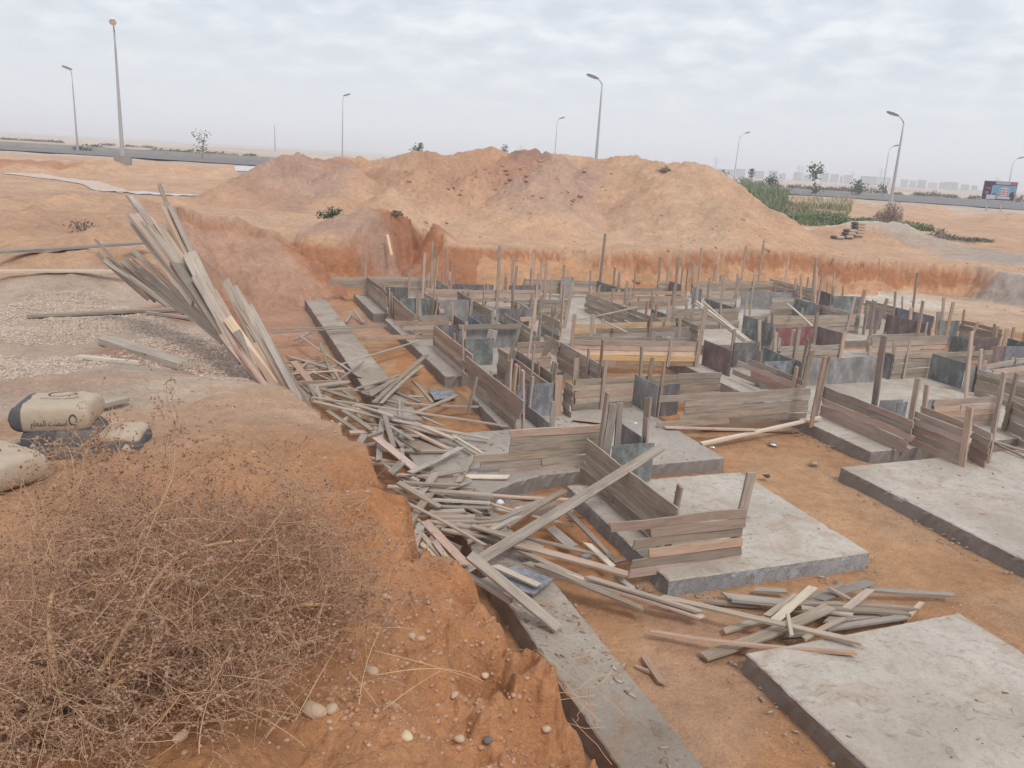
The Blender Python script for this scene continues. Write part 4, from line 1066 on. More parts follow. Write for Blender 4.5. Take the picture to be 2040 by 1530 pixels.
named('e', 1650, 732, 1752, 880, 7, .05, .04, W_BRN, 'short brown plank on the wet earth beside the strip')
named('e', 1592, 782, 1690, 820, 3, .03, .03, W_BRN, 'thin brown stick beside the short brown plank')
named('9', 600, 0, 1030, 330, 6, 1.25, .75, W_PALE, 'upper pale pole of three leaning down to the black sheet')
named('9', 590, 20, 990, 330, 6, 1.15, .72, W_PALE, 'lower pale pole of three leaning down to the black sheet')
named('9', 655, 0, 1050, 330, 6, 1.2, .74, W_PALE, 'right pale pole of three leaning down to the black sheet')
named('9', 1340, 20, 1545, 205, 5, 1.05, .8, W_PALE, 'thin pale pole leaning onto the maroon sheet')
named('6', 410, 810, 940, 700, 5, .55, .85, W_GREY, 'thin grey batten lying across the smooth diagonal wall')
named('6', 675, 820, 850, 905, 7, .9, .82, W_PALE, 'short batten tipped against the grey two board wall')
named('5', 1430, 615, 1515, 500, 9, .55, 1.0, W_BRN, 'dark board leaning in the far row between the stakes')
named('5', 700, 972, 802, 972, 5, .3, .32, W_PALE, 'short thin batten end on the left footing')
named('a', 975, 918, 1110, 1005, 4, .34, .24, W_PALE, 'thin pale batten hooked over the lowest brown board')
named('a', 1790, 935, 2100, 1030, 5, .34, .24, W_GREY, 'upper grey pole lying at the right edge behind the large footing')
named('a', 1790, 948, 2100, 1090, 4, .30, .24, W_GREY, 'lower grey pole lying at the right edge behind the large footing')
named('8', 1460, 985, 1240, 960, 22, .24, .24, W_PINK, 'pinkish plywood offcut lying on the slab behind the front board wall', t=.012)
named('5', 205, 822, 262, 725, 5, .05, .22, W_BRN, 'bent brown stick on the red sand beside the strip')
named('5', 262, 720, 345, 828, 7, .22, .05, W_BRN, 'thicker brown stick crossing the bent one beside the strip')
# planks lying on the left bank
def lay(z_, x1, y1, x2, y2, w, m, label, t=.03, up=.02, roll=0):
    a = ground_at(*zp(z_, x1, y1)); b = ground_at(*zp(z_, x2, y2)); 
    mid = a.lerp(b, .5); hm = hgt(mid.x, mid.y)-mid.z; up = up + max(0, hm)
    a.z += up; b.z += up; return plank(a, b, w/100, m, '', t=t, label=label, bend=.01, roll=roll)
lay('g', -40, 585, 1000, 497, 17, W_GREY, 'dark stained plank lying along the top of the left sand bank', up=.05)
lay('g', -40, 706, 862, 700, 9, W_PALE, 'long pale plank lying above the gravel patch on the left', up=.04)
lay('g', 195, 937, 1190, 890, 10, W_GREY, 'long grey plank lying across the gravel patch')
lay('g', 985, 915, 1295, 952, 6, W_GREY, 'short thin plank on the gravel beside the leaning bundle')
lay('g', 720, 1105, 1265, 1278, 17, W_GREY, 'thick cement crusted plank lying on the gravel', t=.06)
lay('g', 540, 1208, 945, 1250, 5, W_PALE, 'thin pale batten in front of the cement crusted plank')
lay('o', -8, 897, 62, 885, 9, W_GREY, 'board under the left end of the cement bags')
lay('o', 190, 823, 250, 808, 9, W_GREY, 'board end showing to the right of the cement bags', up=.05)
nk = PD(*zp('5', 538, 115), 30.6); nk2 = PD(*zp('5', 572, 278), 30.2)
plank(nk, nk2, .10, W_YEL, '', label='pale split plank hanging down the red cut face')
# the bundle of planks leaning up out of the pit
BUNDLE = '''890 115 1340 760 12 8.9 8.0
905 225 1500 1000 19 8.7 7.8
868 230 1310 820 10 8.8 8.0
960 290 1680 1220 9 8.6 7.5
1010 265 1640 1130 11 8.7 7.7
1070 295 1500 905 8 8.6 7.9
1105 155 1290 500 9 9.2 8.7
1078 25 1135 165 5 9.5 9.3
1130 150 1315 570 7 9.2 8.6
1150 165 1440 780 8 9.1 8.1
1280 490 1600 1120 19 8.2 7.5
1320 600 1640 1180 12 8.1 7.4
1325 645 1720 1290 12 8.0 7.3
1410 800 1780 1340 8 7.9 7.2
1540 930 1880 1400 13 7.6 7.1
1465 940 1730 1290 9 7.8 7.2
1530 680 1900 1400 10 8.0 7.1
1575 710 1960 1390 9 8.0 7.0
1625 835 1950 1400 17 7.8 7.0
1685 835 1990 1400 8 7.8 6.9
1672 975 1910 1400 7 7.6 7.05
1705 1100 1880 1400 11 7.4 7.1
1790 1050 2000 1400 9 7.5 6.9
1480 850 1760 1330 9 7.8 7.2
1240 520 1600 1130 9 8.3 7.5
1380 700 1700 1250 10 8.1 7.3
1440 740 1740 1260 9 8.0 7.3
1600 1010 1830 1380 12 7.5 7.15
1100 175 1420 800 8 9.0 8.1
990 330 1560 1100 14 8.55 7.6
1190 560 1640 1230 11 8.2 7.4
1500 1040 1780 1380 10 7.6 7.15
655 408 1040 810 5 9.7 9.6
662 495 1012 805 11 9.8 9.75
742 535 1020 805 7 9.75 9.7
705 530 1150 850 10 9.7 9.5
802 555 1240 870 9 9.5 9.2
845 530 1260 880 15 9.4 9.1
870 520 1200 830 11 9.4 9.2
892 462 1750 1345 11 9.3 7.3
930 600 1300 900 10 9.2 8.8
1000 640 1500 1080 9 9.0 8.0'''
for k, ln in enumerate(BUNDLE.split('\n')):
    x1, y1, x2, y2, w, D1, D2 = map(float, ln.split()); a = Vector(PD(*zp('g', x1, y1), D1)); b = Vector(PD(*zp('g', x2, y2), D2))
    gz = hgt(b.x, b.y); 
    if x2 > 1700: b = b + (b-a).normalized()*1.0
    b.z = max(b.z, -.0)
    m = W_GREY if k not in (4, 14, 15, 21) else (W_YEL if k in (4, 14) else W_BRN)
    if random.random() < .3: m = W_PINK
    plank(a, b, w/100*random.uniform(.5, .82), m, 'the bundle leaning over the gravel', 'leaning_plank', roll=random.gauss(.5, .35), bend=.02)
def describe():
    for hp, li in PLANKS.items():
        kinds = defaultdict(list)
        for o, l_, mid, mat, w in li:
            tn = {'weathered_wood': 'grey', 'pinkish_wood': 'pinkish', 'pale_wood': 'pale', 'red_brown_wood': 'brown', 'fresh_pine_wood': 'yellow'}[mat.name]
            sz = 'long' if l_ > 1.9 else ('medium length' if l_ > .9 else 'short')
            kinds[(sz, 'broad' if w >= .11 else 'narrow', tn)].append((mid, o))
        for (sz, br, tn), l2 in kinds.items():
            desc = ' '.join(q_ for q_ in ('' if sz == 'medium length' else sz, br, tn) if q_) if sz != 'medium length' else 'medium %s %s' % (br, tn)
            l2.sort(key=lambda q_: math.atan2(q_[0].x, q_[0].y))
            for i, (mid, o) in enumerate(l2):
                where = 'the only such one' if len(l2) == 1 else ('%s such from the left' % ORD[i] if i < len(l2)-1 else 'the rightmost such')
                tag(o, '%s plank, %s in %s' % (desc, where, hp), 'plank', 'planks in '+hp)
describe()
# plywood scraps
def scrap(name, pts, z, t, mat, label, tilt=0):
    ps = [P(x, y, z) for x, y in pts]; c_ = np.mean(ps, 0); mb = MB(); n = len(ps)
    lo = [(p[0]-c_[0], p[1]-c_[1], tilt*(p[0]-c_[0])) for p in ps]; mb.v = lo + [(x, y, q_+t) for x, y, q_ in lo]
    A2 = sum(lo[i][0]*lo[(i+1) % n][1]-lo[(i+1) % n][0]*lo[i][1] for i in range(n))
    top = tuple(n+i for i in range(n)); mb.f = [top if A2 > 0 else top[::-1], tuple(range(n))[::-1] if A2 > 0 else tuple(range(n))] + [((i, (i+1) % n, n+(i+1) % n, n+i) if A2 > 0 else (n+i, n+(i+1) % n, (i+1) % n, i)) for i in range(n)]; mb.m = [0]*len(mb.f)
    return tag(mb.build(name, mat, loc=tuple(c_)), label, 'plywood sheet')
scrap('plywood_offcut', [(960, 1145), (1030, 1130), (1104, 1157), (1062, 1188), (1020, 1172)], .34, .018, PLY['u'], 'blue grey plywood offcut with a broken corner lying on the strip', .02)
scrap('plywood_offcut', [(852, 774), (903, 780), (910, 792), (866, 797)], .06, .015, PLY['u'], 'blue grey plywood scrap on the orange earth left of the brown wall', .03)

# ------------------------------------------------------------ cement bags
tanp, tt_, tb_ = newmat('bag_paper', .75); v_ = coords(tt_)
def bagmat(name, split, sense, c_tan=(.44, .355, .265), c_blk=(.075, .072, .078), axis=0):
    m, t, b = newmat(name, .7); v = coords(t); s = t.nodes.new('ShaderNodeSeparateXYZ'); t.links.new(v, s.inputs[0])
    w = math_(t, 'MULTIPLY_ADD', noise(t, v, 5, 3), .03, -.015); x = math_(t, 'ADD', s.outputs[axis], w)
    f = ramp(t, math_(t, 'MULTIPLY_ADD', x, 1.0, .5-split), [(.497, 0), (.503, 1)])
    ta = mixc(t, noise(t, v, 7, 5, .7), tuple(q_*.85 for q_ in c_tan), tuple(q_*1.15 for q_ in c_tan)); bl = mixc(t, noise(t, v, 6, 5, .7), c_blk, tuple(q_*1.7 for q_ in c_blk))
    base = mixc(t, f, bl if sense else ta, ta if sense else bl)
    base = mixc(t, math_(t, 'MULTIPLY', ramp(t, noise(t, v, 3.5, 5, .7), [(.48, 0), (.72, 1)]), .35), base, (.45, .36, .29))
    t.links.new(base, b.inputs['Base Color']); bump(t, b, noise(t, v, 9, 5, .65, (1, 1.6, 1)), .5, .02); return m
def bag(center, rz, label, mat, size=(.62, .42, .145), tilt=(0, 0), seed=0, texts=(), name='cement_bag'):
    lx, ly, lz = (q_/2 for q_ in size); rs = random.Random(seed); nu, nv = 36, 26; mb = MB()
    def surf(u, v):   # u,v in -1..1 for top/bottom, pillow profile
        ed = (1-abs(u)**7)*(1-abs(v)**7); return max(ed, 0)**.32
    def wr(u, v): return .03*math.sin(9*u+seed)*math.sin(7*v+2*seed)*(.4+abs(u)) + .03*math.sin(21*u*v+seed*3)
    idx = {}
    for s in (1, -1):
        for i in range(nu+1):
            for j in range(nv+1):
                a = -1+2*i/nu; b_ = -1+2*j/nv; u = math.sin(a*math.pi/2)*.35+a*.65; v = math.sin(b_*math.pi/2)*.35+b_*.65
                h_ = surf(u, v); pin = 1-.06*abs(v)**3*0 ; x = lx*u*(1-.05*(1-abs(v))**2*abs(u)); y = ly*v*(1-.05*abs(u)**6); z = s*lz*h_*(1+wr(u, v)*(1.3 if s > 0 else .5))
                idx[(s, i, j)] = len(mb.v) if (s > 0 or 0 < i < nu and 0 < j < nv) else idx[(1, i, j)]
                if idx[(s, i, j)] == len(mb.v): mb.v.append((x, y, z))
        for i in range(nu):
            for j in range(nv):
                q_ = (idx[(s, i, j)], idx[(s, i+1, j)], idx[(s, i+1, j+1)], idx[(s, i, j+1)]); mb.f.append(q_ if s > 0 else q_[::-1]); mb.m.append(0)
    o = mb.build(name, mat, smooth=True); tag(o, label, 'cement bag')
    bvh = BVHTree.FromPolygons([Vector(v) for v in mb.v], [f for f in mb.f])
    for body, x, y, z, ax, size_, tm, nm in texts:     # ax: 'top' or 'front' (-y side)
        if isinstance(body, str):
            cu = bpy.data.curves.new('t', 'FONT'); cu.body = body; cu.size = size_; cu.align_x = 'CENTER'; cu.align_y = 'CENTER'; cu.resolution_u = 3
            to = bpy.data.objects.new('t', cu); COL.objects.link(to); me = bpy.data.meshes.new_from_object(to.evaluated_get(bpy.context.evaluated_depsgraph_get())); bpy.data.objects.remove(to); bpy.data.curves.remove(cu)
        else:      # ring or disc mark
            r0, r1, asp = body; k = 28; m_ = MB(); 
            for q_ in range(k): a_ = q_/k*2*math.pi; m_.v += [(r1*math.cos(a_)*asp, r1*math.sin(a_), 0), (r0*math.cos(a_)*asp, r0*math.sin(a_), 0)]
            m_.f = [(2*q_, (2*q_+2) % (2*k), (2*q_+3) % (2*k), 2*q_+1) for q_ in range(k)]; me = bpy.data.meshes.new('t'); me.from_pydata(m_.v, [], m_.f)
        me.materials.clear(); me.materials.append(tm)
        for vv in me.vertices:
            if ax == 'top': pt = Vector((x+vv.co.x, y+vv.co.y, .5)); d = Vector((0, 0, -1))
            else: pt = Vector((x+vv.co.x, -.8, z+vv.co.y)); d = Vector((0, 1, 0))
            hit = bvh.ray_cast(pt, d)
            vv.co = (hit[0] - d*.003) if hit[0] else (pt + d*(.4 if ax == 'top' else .6))
        to = bpy.data.objects.new(nm, me); COL.objects.link(to); to.parent = o
    o.location = center; o.rotation_euler = (tilt[0], tilt[1], rz)
    if seed < 10: o.scale = (.71, .76, {3: 1.75, 1: 1.4}.get(seed, 1.12))
    return o
AR = ''.join(chr(q_) for q_ in (0xFEE2, 0xFEE0, 0xFECC, 0xFEE4, 0xFEDF, 0xFE8D, 0x20, 0xFE96, 0xFEE8, 0xFEE4, 0xFEB3, 0xFE8D))
inkd = plain('dark_ink', (.07, .065, .075), .7); inkl = plain('light_ink', (.55, .47, .38), .7)
gb = ground_at(150, 915); GZB = gb.z
def at(px, py, z): p = P(px, py, z); return Vector(p)
b_low = at(120, 900, GZB+.06); 
Cb = ground_at(125, 912); DB = math.hypot(Cb.x, Cb.y)+.17
def at2(px, py, dd=0): return Vector(PD(px, py, DB+dd))
bag(at2(220, 880, .0), .18, 'cement bag at the right rear of the pile, tan top and black side', bagmat('bag_print_a', .045, True, axis=2), seed=1, texts=[(AR, -.02, 0, -.005, 'front', .075, inkl, 'lettering'), ((.0, .038, 1), .2, 0, -.01, 'front', 1, inkl, 'emblem')])
bag(at2(130, 896, -.04), .20, 'dark cement bag at the bottom of the pile, mostly hidden', bagmat('bag_print_b', -.6, False), size=(.60, .44, .14), seed=2)
bag(at2(134, 877, -.02), .16, 'black cement bag in the middle of the pile with tan Arabic lettering', bagmat('bag_print_c', -.6, False), size=(.60, .43, .15), seed=3,
    texts=[(AR, .05, 0, -.01, 'front', .085, inkl, 'lettering'), ((0, .03, 1), -.19, 0, -.01, 'front', 1, inkl, 'emblem'), ((0, .05, 1.3), .03, .0, 0, 'top', 1, inkl, 'emblem')])
bag(at2(116, 820), .20, 'topmost cement bag, tan with a black left end and oval emblem', bagmat('bag_print_d', -.215, True), seed=4, tilt=(.03, -.02), size=(.64, .45, .16),
    texts=[((.055, .062, 1.9), .02, .10, 0, 'top', 1, inkd, 'emblem'), ('PORTLAND CEMENT', .03, -.02, 0, 'top', .032, inkd, 'lettering'), (AR, .0, 0, -.015, 'front', .05, inkd, 'lettering'), ((.024, .034, 1), .19, 0, .0, 'front', 1, inkd, 'emblem')])
g2 = ground_at(10, 965)
bag(Vector(PD(-12, 928, math.hypot(g2.x, g2.y)+.1)), -.42, 'tan cement bag lying alone at the left edge of the picture', bagmat('bag_print_e', -.5, True), seed=5, size=(.66, .46, .16),
    texts=[(AR, .1, 0, .0, 'front', .055, inkd, 'lettering'), ((.035, .045, 1.2), .02, .0, 0, 'top', 1, inkd, 'emblem')])
# far stack of bags
sb = bagmat('bag_print_far', -.12, True, (.45, .35, .26)); fx = ground_at(1693, 474); side = Vector((BV[0], BV[1], 0))
k = 0
ROWS = [(0, -.85), (0, -.22), (0, .42), (1, -.12), (1, .45), (2, -.05), (2, .46), (3, .44), (4, .42)]
POSW = {0: 'bottom', 1: 'second', 2: 'third', 3: 'fourth', 4: 'topmost'}
cnt = defaultdict(int)
for lv, off in ROWS: cnt[lv] += 1
seen = defaultdict(int)
for lv, off in sorted(ROWS, key=lambda q_: (q_[0], q_[1])):
    p = fx + side*off; seen[lv] += 1
    lb = 'far cement bag in the %s layer of the distant stack' % POSW[lv] + ('' if cnt[lv] == 1 else ', %s from the left' % ORD[seen[lv]-1])
    o = bag((p.x, p.y, hgt(p.x, p.y)+.08+lv*.152), YAW-.25+random.gauss(0, .06), lb, sb, size=(.62, .45, .165), seed=20+k); o['group'] = 'bags in the distant stack'; k += 1
# ------------------------------------------------------------ lamp posts
galv = plain('galvanised_steel', (.42, .42, .43), .5, .3); lampm = plain('lamp_housing', (.16, .16, .17), .5); lampw = plain('pale_lamp_housing', (.8, .8, .8), .5, 0, .05)
def lamp_post(bx, by, tx, ty, hx, hy, D, label, big=False, zb=None, head='d', r0=.13, headD=0):
    b = Vector(PD(bx, by, D)); 
    if zb is not None: b.z = zb
    else:
        g_ = hgt(b.x, b.y)
        if abs(g_-b.z) > .8: b.z = g_
    t = Vector(PD(tx, ty, D)); t.x, t.y = b.x + (t.x-b.x)*.5, b.y + (t.y-b.y)*.5
    hd = Vector(PD(hx, hy, D+headD)); r = empty('lamp_post', tuple(b), 0, label, 'street lamp', 'lamp posts along the road')
    T = t-b; m = MB(); n = 8; m.tube([T*(i/n)+Vector((0, 0, .0)) for i in range(n+1)], [r0*(1-.62*i/n) for i in range(n+1)], 10); m.build('pole', galv, r, True)
    m = MB(); m.tube([(0, 0, -.1), (0, 0, 1.1)], [r0*1.25, r0*1.2], 10); m.box(-.22, -.22, .0, .22, .22, .04); m.build('base_sleeve', galv, r)
    hv = hd-b; dr = hv-T; m = MB(); pts = [T + Vector((dr.x*f, dr.y*f, dr.z*(1-(1-f)**2))) for f in (0, .2, .4, .6, .8, 1)]; m.tube(pts, [r0*.36, r0*.32, r0*.3, r0*.28, r0*.26, r0*.25], 8); m.build('arm', galv, r, True)
    dd = Vector((dr.x, dr.y, 0)); dd = dd.normalized() if dd.length > .05 else Vector((0, -1, 0)); ang = math.atan2(dd.y, dd.x)
    m = MB(); sec = [(-.25, .05, .04), (-.1, .12, .08), (.15, .17, .10), (.45, .16, .09), (.62, .08, .05)]
    for i, (x, w, h_) in enumerate(sec): m.v += [(x, -w, -h_*.6), (x, w, -h_*.6), (x, w*.7, h_), (x, -w*.7, h_)]
    m.f = [(4*i+j, 4*i+4+j, 4*i+4+(j+1) % 4, 4*i+(j+1) % 4) for i in range(4) for j in range(4)] + [(0, 1, 2, 3), (19, 18, 17, 16)]; m.m = [0]*len(m.f)
    h_ = m.build('lamp_head', lampw if head == 'w' else lampm, r, loc=tuple(hv)); h_.rotation_euler = (0, -.3, ang); h_.scale = (1.35, 1.5, 1.5); 
    m = MB(); m.box(0, -.12, -.075, .45, .12, -.06); m.build('lens', lampw, h_)
    if big:
        m = MB(); m.box(-.62, -.55, -.45, .62, .55, .42); m.box(-.3, -.3, .42, .3, .3, .46); f_ = m.build('concrete_base', C_SIDE, r); f_.rotation_euler = (0, 0, .35)
    return r
lamp_post(245, 322, 228.5, 62, 225, 46, 76, 'tallest lamp post on the left with a pale head and a concrete base', True, head='w', r0=.17, headD=-1.6)
lamp_post(154, 288, 144, 148, 138, 137, 118, 'lamp post at the far left beyond the road')
lamp_post(682, 315, 684, 198, 688, 190, 140, 'lone lamp post behind the left part of the spoil heap', zb=2.2)
lamp_post(1104, 330, 1110, 243, 1117, 236, 165, 'small lamp post behind the middle of the spoil heap', zb=2.2)
lamp_post(1183, 372, 1200, 168, 1186, 155, 78, 'tall lamp post rising behind the heap with its arm to the left', zb=1.9, r0=.17)
lamp_post(1461, 360, 1475, 275, 1487, 265, 185, 'lamp post above the green reeds at the right end of the heap')
lamp_post(1772, 416, 1799.5, 245, 1784, 229, 86, 'tall lamp post on the right with a concrete base beside the brown bush', True, zb=1.85, r0=.17)
lamp_post(1757, 386, 1771, 298, 1783, 291, 180, 'small lamp post just left of the tall right hand one, across the road')
lamp_post(2003, 398, 2018, 325, 2031, 315, 195, 'small lamp post behind the billboard')
m = MB(); b = PD(548, 294, 260); t = PD(547.5, 249, 260); m.tube([(0, 0, -1), (0, 0, t[2]-b[2])], [.22, .1], 6); tag(m.build('mast', galv, loc=tuple(b)), 'thin faint mast standing in the haze left of the spoil heap', 'mast')
# high voltage pylons in the haze
def pylon(px, ytop, D, label):
    b = Vector(PD(px, ytop, D)); h_ = b.z - 1.5; m = MB(); w = 2.2
    for sx, sy in ((-1, -1), (1, -1), (1, 1), (-1, 1)): m.tube([(sx*w, sy*w, 0), (sx*.5, sy*.5, h_*.7), (0, 0, h_)], .16, 3)
    for k in range(7):
        z0, z1 = h_*.1*k, h_*.1*(k+1); a0, a1 = w*(1-k*.11), w*(1-(k+1)*.11)
        for s in (1, -1): m.tube([(-a0, s*a0, z0), (a1, s*a1, z1)], .1, 3); m.tube([(a0, s*a0, z0), (-a1, s*a1, z1)], .1, 3)
    r = empty('pylon', (b.x, b.y, 1.5), .3, label, 'pylon', 'pylons in the haze'); m.build('lattice', galv, r)
    m = MB()
    for z_, l_ in ((.72, 5), (.82, 4), (.92, 3)): m.tube([(-l_, 0, h_*z_), (l_, 0, h_*z_)], .2, 4)
    m.build('cross_arms', galv, r)
for a in [(1428, 312, 900, 'faint lattice pylon just left of the lamp post over the reeds'), (1593, 328, 1000, 'left one of two faint pylons close together above the distant houses'), (1600, 329, 1010, 'right one of two faint pylons close together above the distant houses'), (1700, 342, 1100, 'faint pylon left of the small right hand lamp post'), (1757, 335, 1000, 'faint pylon behind the small right hand lamp post'), (1038, 287, 900, 'faint mast like pylon above the heap crest'), (1988, 352, 1000, 'faint pylon above the billboard')]: pylon(*a)
# ------------------------------------------------------------ far houses
hw = plain('far_house_wall', (.20, .20, .215), .9); hw2 = plain('far_house_wall_pale', (.30, .29, .29), .9); win = plain('window_dark', (.06, .06, .07), .4)
HS = [(1428, 1446, 339, 0), (1450, 1462, 340, 0), (1466, 1486, 339, 1), (1503, 1523, 343, 0), (1532, 1550, 343, 0), (1555, 1566, 348, 1), (1582, 1600, 346, 0), (1601, 1628, 350, 1), (1636, 1652, 347, 0), (1655, 1672, 349, 0), (1674, 1680, 354, 1), (1682, 1700, 351, 0), (1715, 1748, 353, 0), (1748, 1776, 355, 1), (1795, 1810, 360, 1), (1813, 1826, 362, 0), (1829, 1846, 361, 0), (1850, 1868, 366, 1), (1872, 1890, 366, 0), (1880, 1910, 365, 1), (1915, 1932, 370, 0), (1936, 1948, 372, 1)]
for k, (x0, x1, yt, pal) in enumerate(HS):
    D = 1000 + (k*137 % 260); a = Vector(PD(x0, yt-2, D)); b = Vector(PD(x1, yt-2, D)); w = (b-a).length; hh = a.z + 2.2; dp = w*.8; st = max(2, int(hh/3.2))
    r = empty('house', ((a.x+b.x)/2, (a.y+b.y)/2, -2.2), math.atan2(b.y-a.y, b.x-a.x), 'hazy flat roofed block on the skyline, %s from the left in the distant row' % ORD[k], 'building', 'distant blocks on the skyline')
    m = MB(); m.box(-w/2, 0, -1, w/2, dp, hh); m.build('wall', hw2 if pal else hw, r)
    m = MB(); m.box(-w/2-.3, -.3, hh+.003, w/2+.3, dp+.3, hh+.5); m.build('roof', hw, r)
    m = MB()
    for s in range(st):
        for q_ in range(max(2, int(w/3.5))):
            x = -w/2 + (q_+.5)*w/max(2, int(w/3.5)); m.box(x-.7, -.06, s*hh/st+.9, x+.7, .05, s*hh/st+2.3)
    tag(m.build('windows', win, r), kind='stuff')
# ------------------------------------------------------------ billboard
bb = Vector(P(1965, 424, 1.75)); be = Vector(P(1996, 428, 1.7)); D = math.hypot(bb.x, bb.y)
tl, tr, bl, br = [Vector(PD(x, y, D)) for x, y in ((1962, 360.5), (2027, 365), (1955, 396.5), (2019, 401.5))]
wv = tr-tl; Wd = Vector((wv.x, wv.y, 0)).length; Hh = tl.z-bl.z; r = empty('billboard', (bl.x, bl.y, bb.z), math.atan2(wv.y, wv.x), 'roadside billboard with a purple panel, orange corner and a picture of an apartment building', 'billboard')
z0 = bl.z-bb.z; navy = plain('billboard_purple', (.055, .035, .085), .6); fr = plain('billboard_frame', (.4, .4, .42), .5); orr = plain('billboard_orange', (.45, .13, .08), .6); whi = plain('billboard_white', (.5, .5, .54), .6)
blu = plain('picture_sky', (.13, .34, .52), .6); bgt = plain('picture_trees', (.05, .07, .07), .7); redm = plain('picture_red', (.4, .05, .05), .6)
m = MB(); m.box(0, 0, z0, Wd, .1, z0+Hh); m.build('panel', navy, r)
m = MB(); m.box(-.06, -.03, z0-.06, Wd+.06, .12, z0-.001); m.box(-.06, -.03, z0+Hh+.001, Wd+.06, .12, z0+Hh+.06); m.box(Wd+.001, -.03, z0, Wd+.06, .12, z0+Hh); m.box(-.06, -.03, z0, -.001, .12, z0+Hh); m.build('frame', fr, r)
for i, fx_ in enumerate((.22, .66)): m = MB(); m.box(Wd*fx_-.08, .12, -.6, Wd*fx_+.08, .26, z0+Hh*.8); m.build('post', fr, r)
def pan(name, x0, y0, x1, y1, mat, dy): m = MB(); m.box(Wd*x0, -dy, z0+Hh*y0, Wd*x1, -.001, z0+Hh*y1); return m.build(name, mat, r)
pan('orange_corner', .82, .84, .99, .99, orr, .008); pan('headline_plate', .36, .86, .80, .985, whi, .008)
pan('picture_border', .27, .04, .985, .80, whi, .006); pan('picture_sky', .285, .05, .97, .785, blu, .012)
pan('white_box', .13, .035, .42, .27, whi, .03); pan('text_line', .08, .60, .25, .66, orr, .008)
m = MB()
rs = random.Random(4)
for k in range(26):
    x = .30 + k*.026; hh_ = (.30+.22*rs.random())*(1 if x < .42 or x > .8 else .45); m.box(Wd*x, -.02, z0+Hh*.05, Wd*(x+.03), -.013, z0+Hh*hh_)
m.build('picture_trees', bgt, r)
m = MB(); m.box(Wd*.50, -.034, z0+Hh*.25, Wd*.80, -.022, z0+Hh*.66); m.box(Wd*.575, -.040, z0+Hh*.22, Wd*.71, -.034, z0+Hh*.72); m.box(Wd*.45, -.034, z0+Hh*.08, Wd*.86, -.022, z0+Hh*.2); pb = m.build('picture_building', whi, r)
m = MB()
for ry in (.30, .42, .54):
    for cx_ in (.51, .725): m.box(Wd*cx_, -.038, z0+Hh*ry, Wd*(cx_+.06), -.0345, z0+Hh*(ry+.06))
    m.box(Wd*.60, -.044, z0+Hh*ry, Wd*.68, -.0405, z0+Hh*(ry+.06))
m.build('picture_windows', redm, pb)
cu = bpy.data.curves.new('t', 'FONT'); cu.body = '29'; cu.size = Hh*.17; to = bpy.data.objects.new('t', cu); COL.objects.link(to); me = bpy.data.meshes.new_from_object(to.evaluated_get(bpy.context.evaluated_depsgraph_get())); bpy.data.objects.remove(to)
me.materials.clear(); me.materials.append(whi); to = bpy.data.objects.new('lettering', me); COL.objects.link(to); to.parent = r; to.location = (Wd*.07, -.012, z0+Hh*.33); to.rotation_euler = (math.pi/2, 0, 0)
m = MB()
for k in range(9):
    x = .385+k*.045; m.box(Wd*x, -.012, z0+Hh*.895, Wd*(x+.03), -.009, z0+Hh*.91); m.box(Wd*x, -.012, z0+Hh*.91, Wd*(x+.007), -.009, z0+Hh*(.93+.03*(k % 3)))
m.build('headline_script', navy, r)
# ------------------------------------------------------------ plants
def leafmat(name, c1, c2):
    m, t, b = newmat(name, .8); t.links.new(mixc(t, noise(t, coords(t), 3, 3), c1, c2), b.inputs['Base Color']); return m
LG = leafmat('leaf_green', (.05, .085, .045), (.09, .13, .07)); LR = leafmat('reed_green', (.14, .19, .095), (.24, .28, .165)); LD = leafmat('dry_scrub', (.17, .14, .12), (.25, .21, .18)); LDK = leafmat('grey_green_scrub', (.12, .125, .095), (.19, .185, .14)); BK = plain('bark', (.26, .20, .16), .9); LM = leafmat('mauve_dry_bush', (.24, .17, .15), (.32, .25, .22)); LY = leafmat('straw', (.36, .30, .19), (.46, .39, .26))
def leaf(mb, c, s, rs):
    n = Vector((rs.gauss(0, 1), rs.gauss(0, 1), rs.gauss(0, 1))).normalized(); a = n.orthogonal().normalized()*s; b_ = n.cross(a).normalized()*s*.5
    mb.add([c-a, c+b_, c+a, c-b_], [(0, 1, 2, 3)])
def sapling(bx, by, tops, D, label, ls=.12, n=120, ztop=None):
    """thin young tree; tops: clump centres (px, py, radius m)"""
    rs = random.Random(int(bx)); b = Vector(PD(bx, by, D)); g_ = hgt(b.x, b.y); b.z = g_ if abs(g_-b.z) < 2.5 else b.z
    r = empty('sapling', tuple(b), 0, label, 'tree', 'young roadside trees'); m = MB(); cr = MB(); cs = [(Vector(PD(x, y, D))-b, rad) for x, y, rad in tops]
    top = max(cs, key=lambda q_: q_[0].z)[0]; m.tube([(0, 0, -.2), Vector((top.x*.3, top.y*.3, top.z*.4)), Vector((top.x*.8, top.y*.8, top.z*.8)), top], [.07, .055, .04, .02], 6)
    for c_, rad in cs:
        f = min(.9, max(.15, c_.z/top.z-.15)); s = Vector((top.x*f, top.y*f, top.z*f)); m.tube([s, (s+c_)/2+Vector((0, 0, -.05)), c_], [.03, .022, .012], 5)
        for k in range(int(n*rad*.6)):
            d = Vector((rs.gauss(0, 1), rs.gauss(0, 1), rs.gauss(0, .8))); leaf(cr, c_+d*rad*.5, ls*(.7+.6*rs.random()), rs)
    m.build('trunk', BK, r); cr.build('crown', LG, r)
sapling(402, 304, [(395, 268, .7), (408, 267, .7), (399, 279, .6), (404, 283, .5), (398, 292, .7), (405, 297, .6), (395, 301, .5)], 106, 'young tree beyond the left road, leaves in loose tufts', .13, 62)
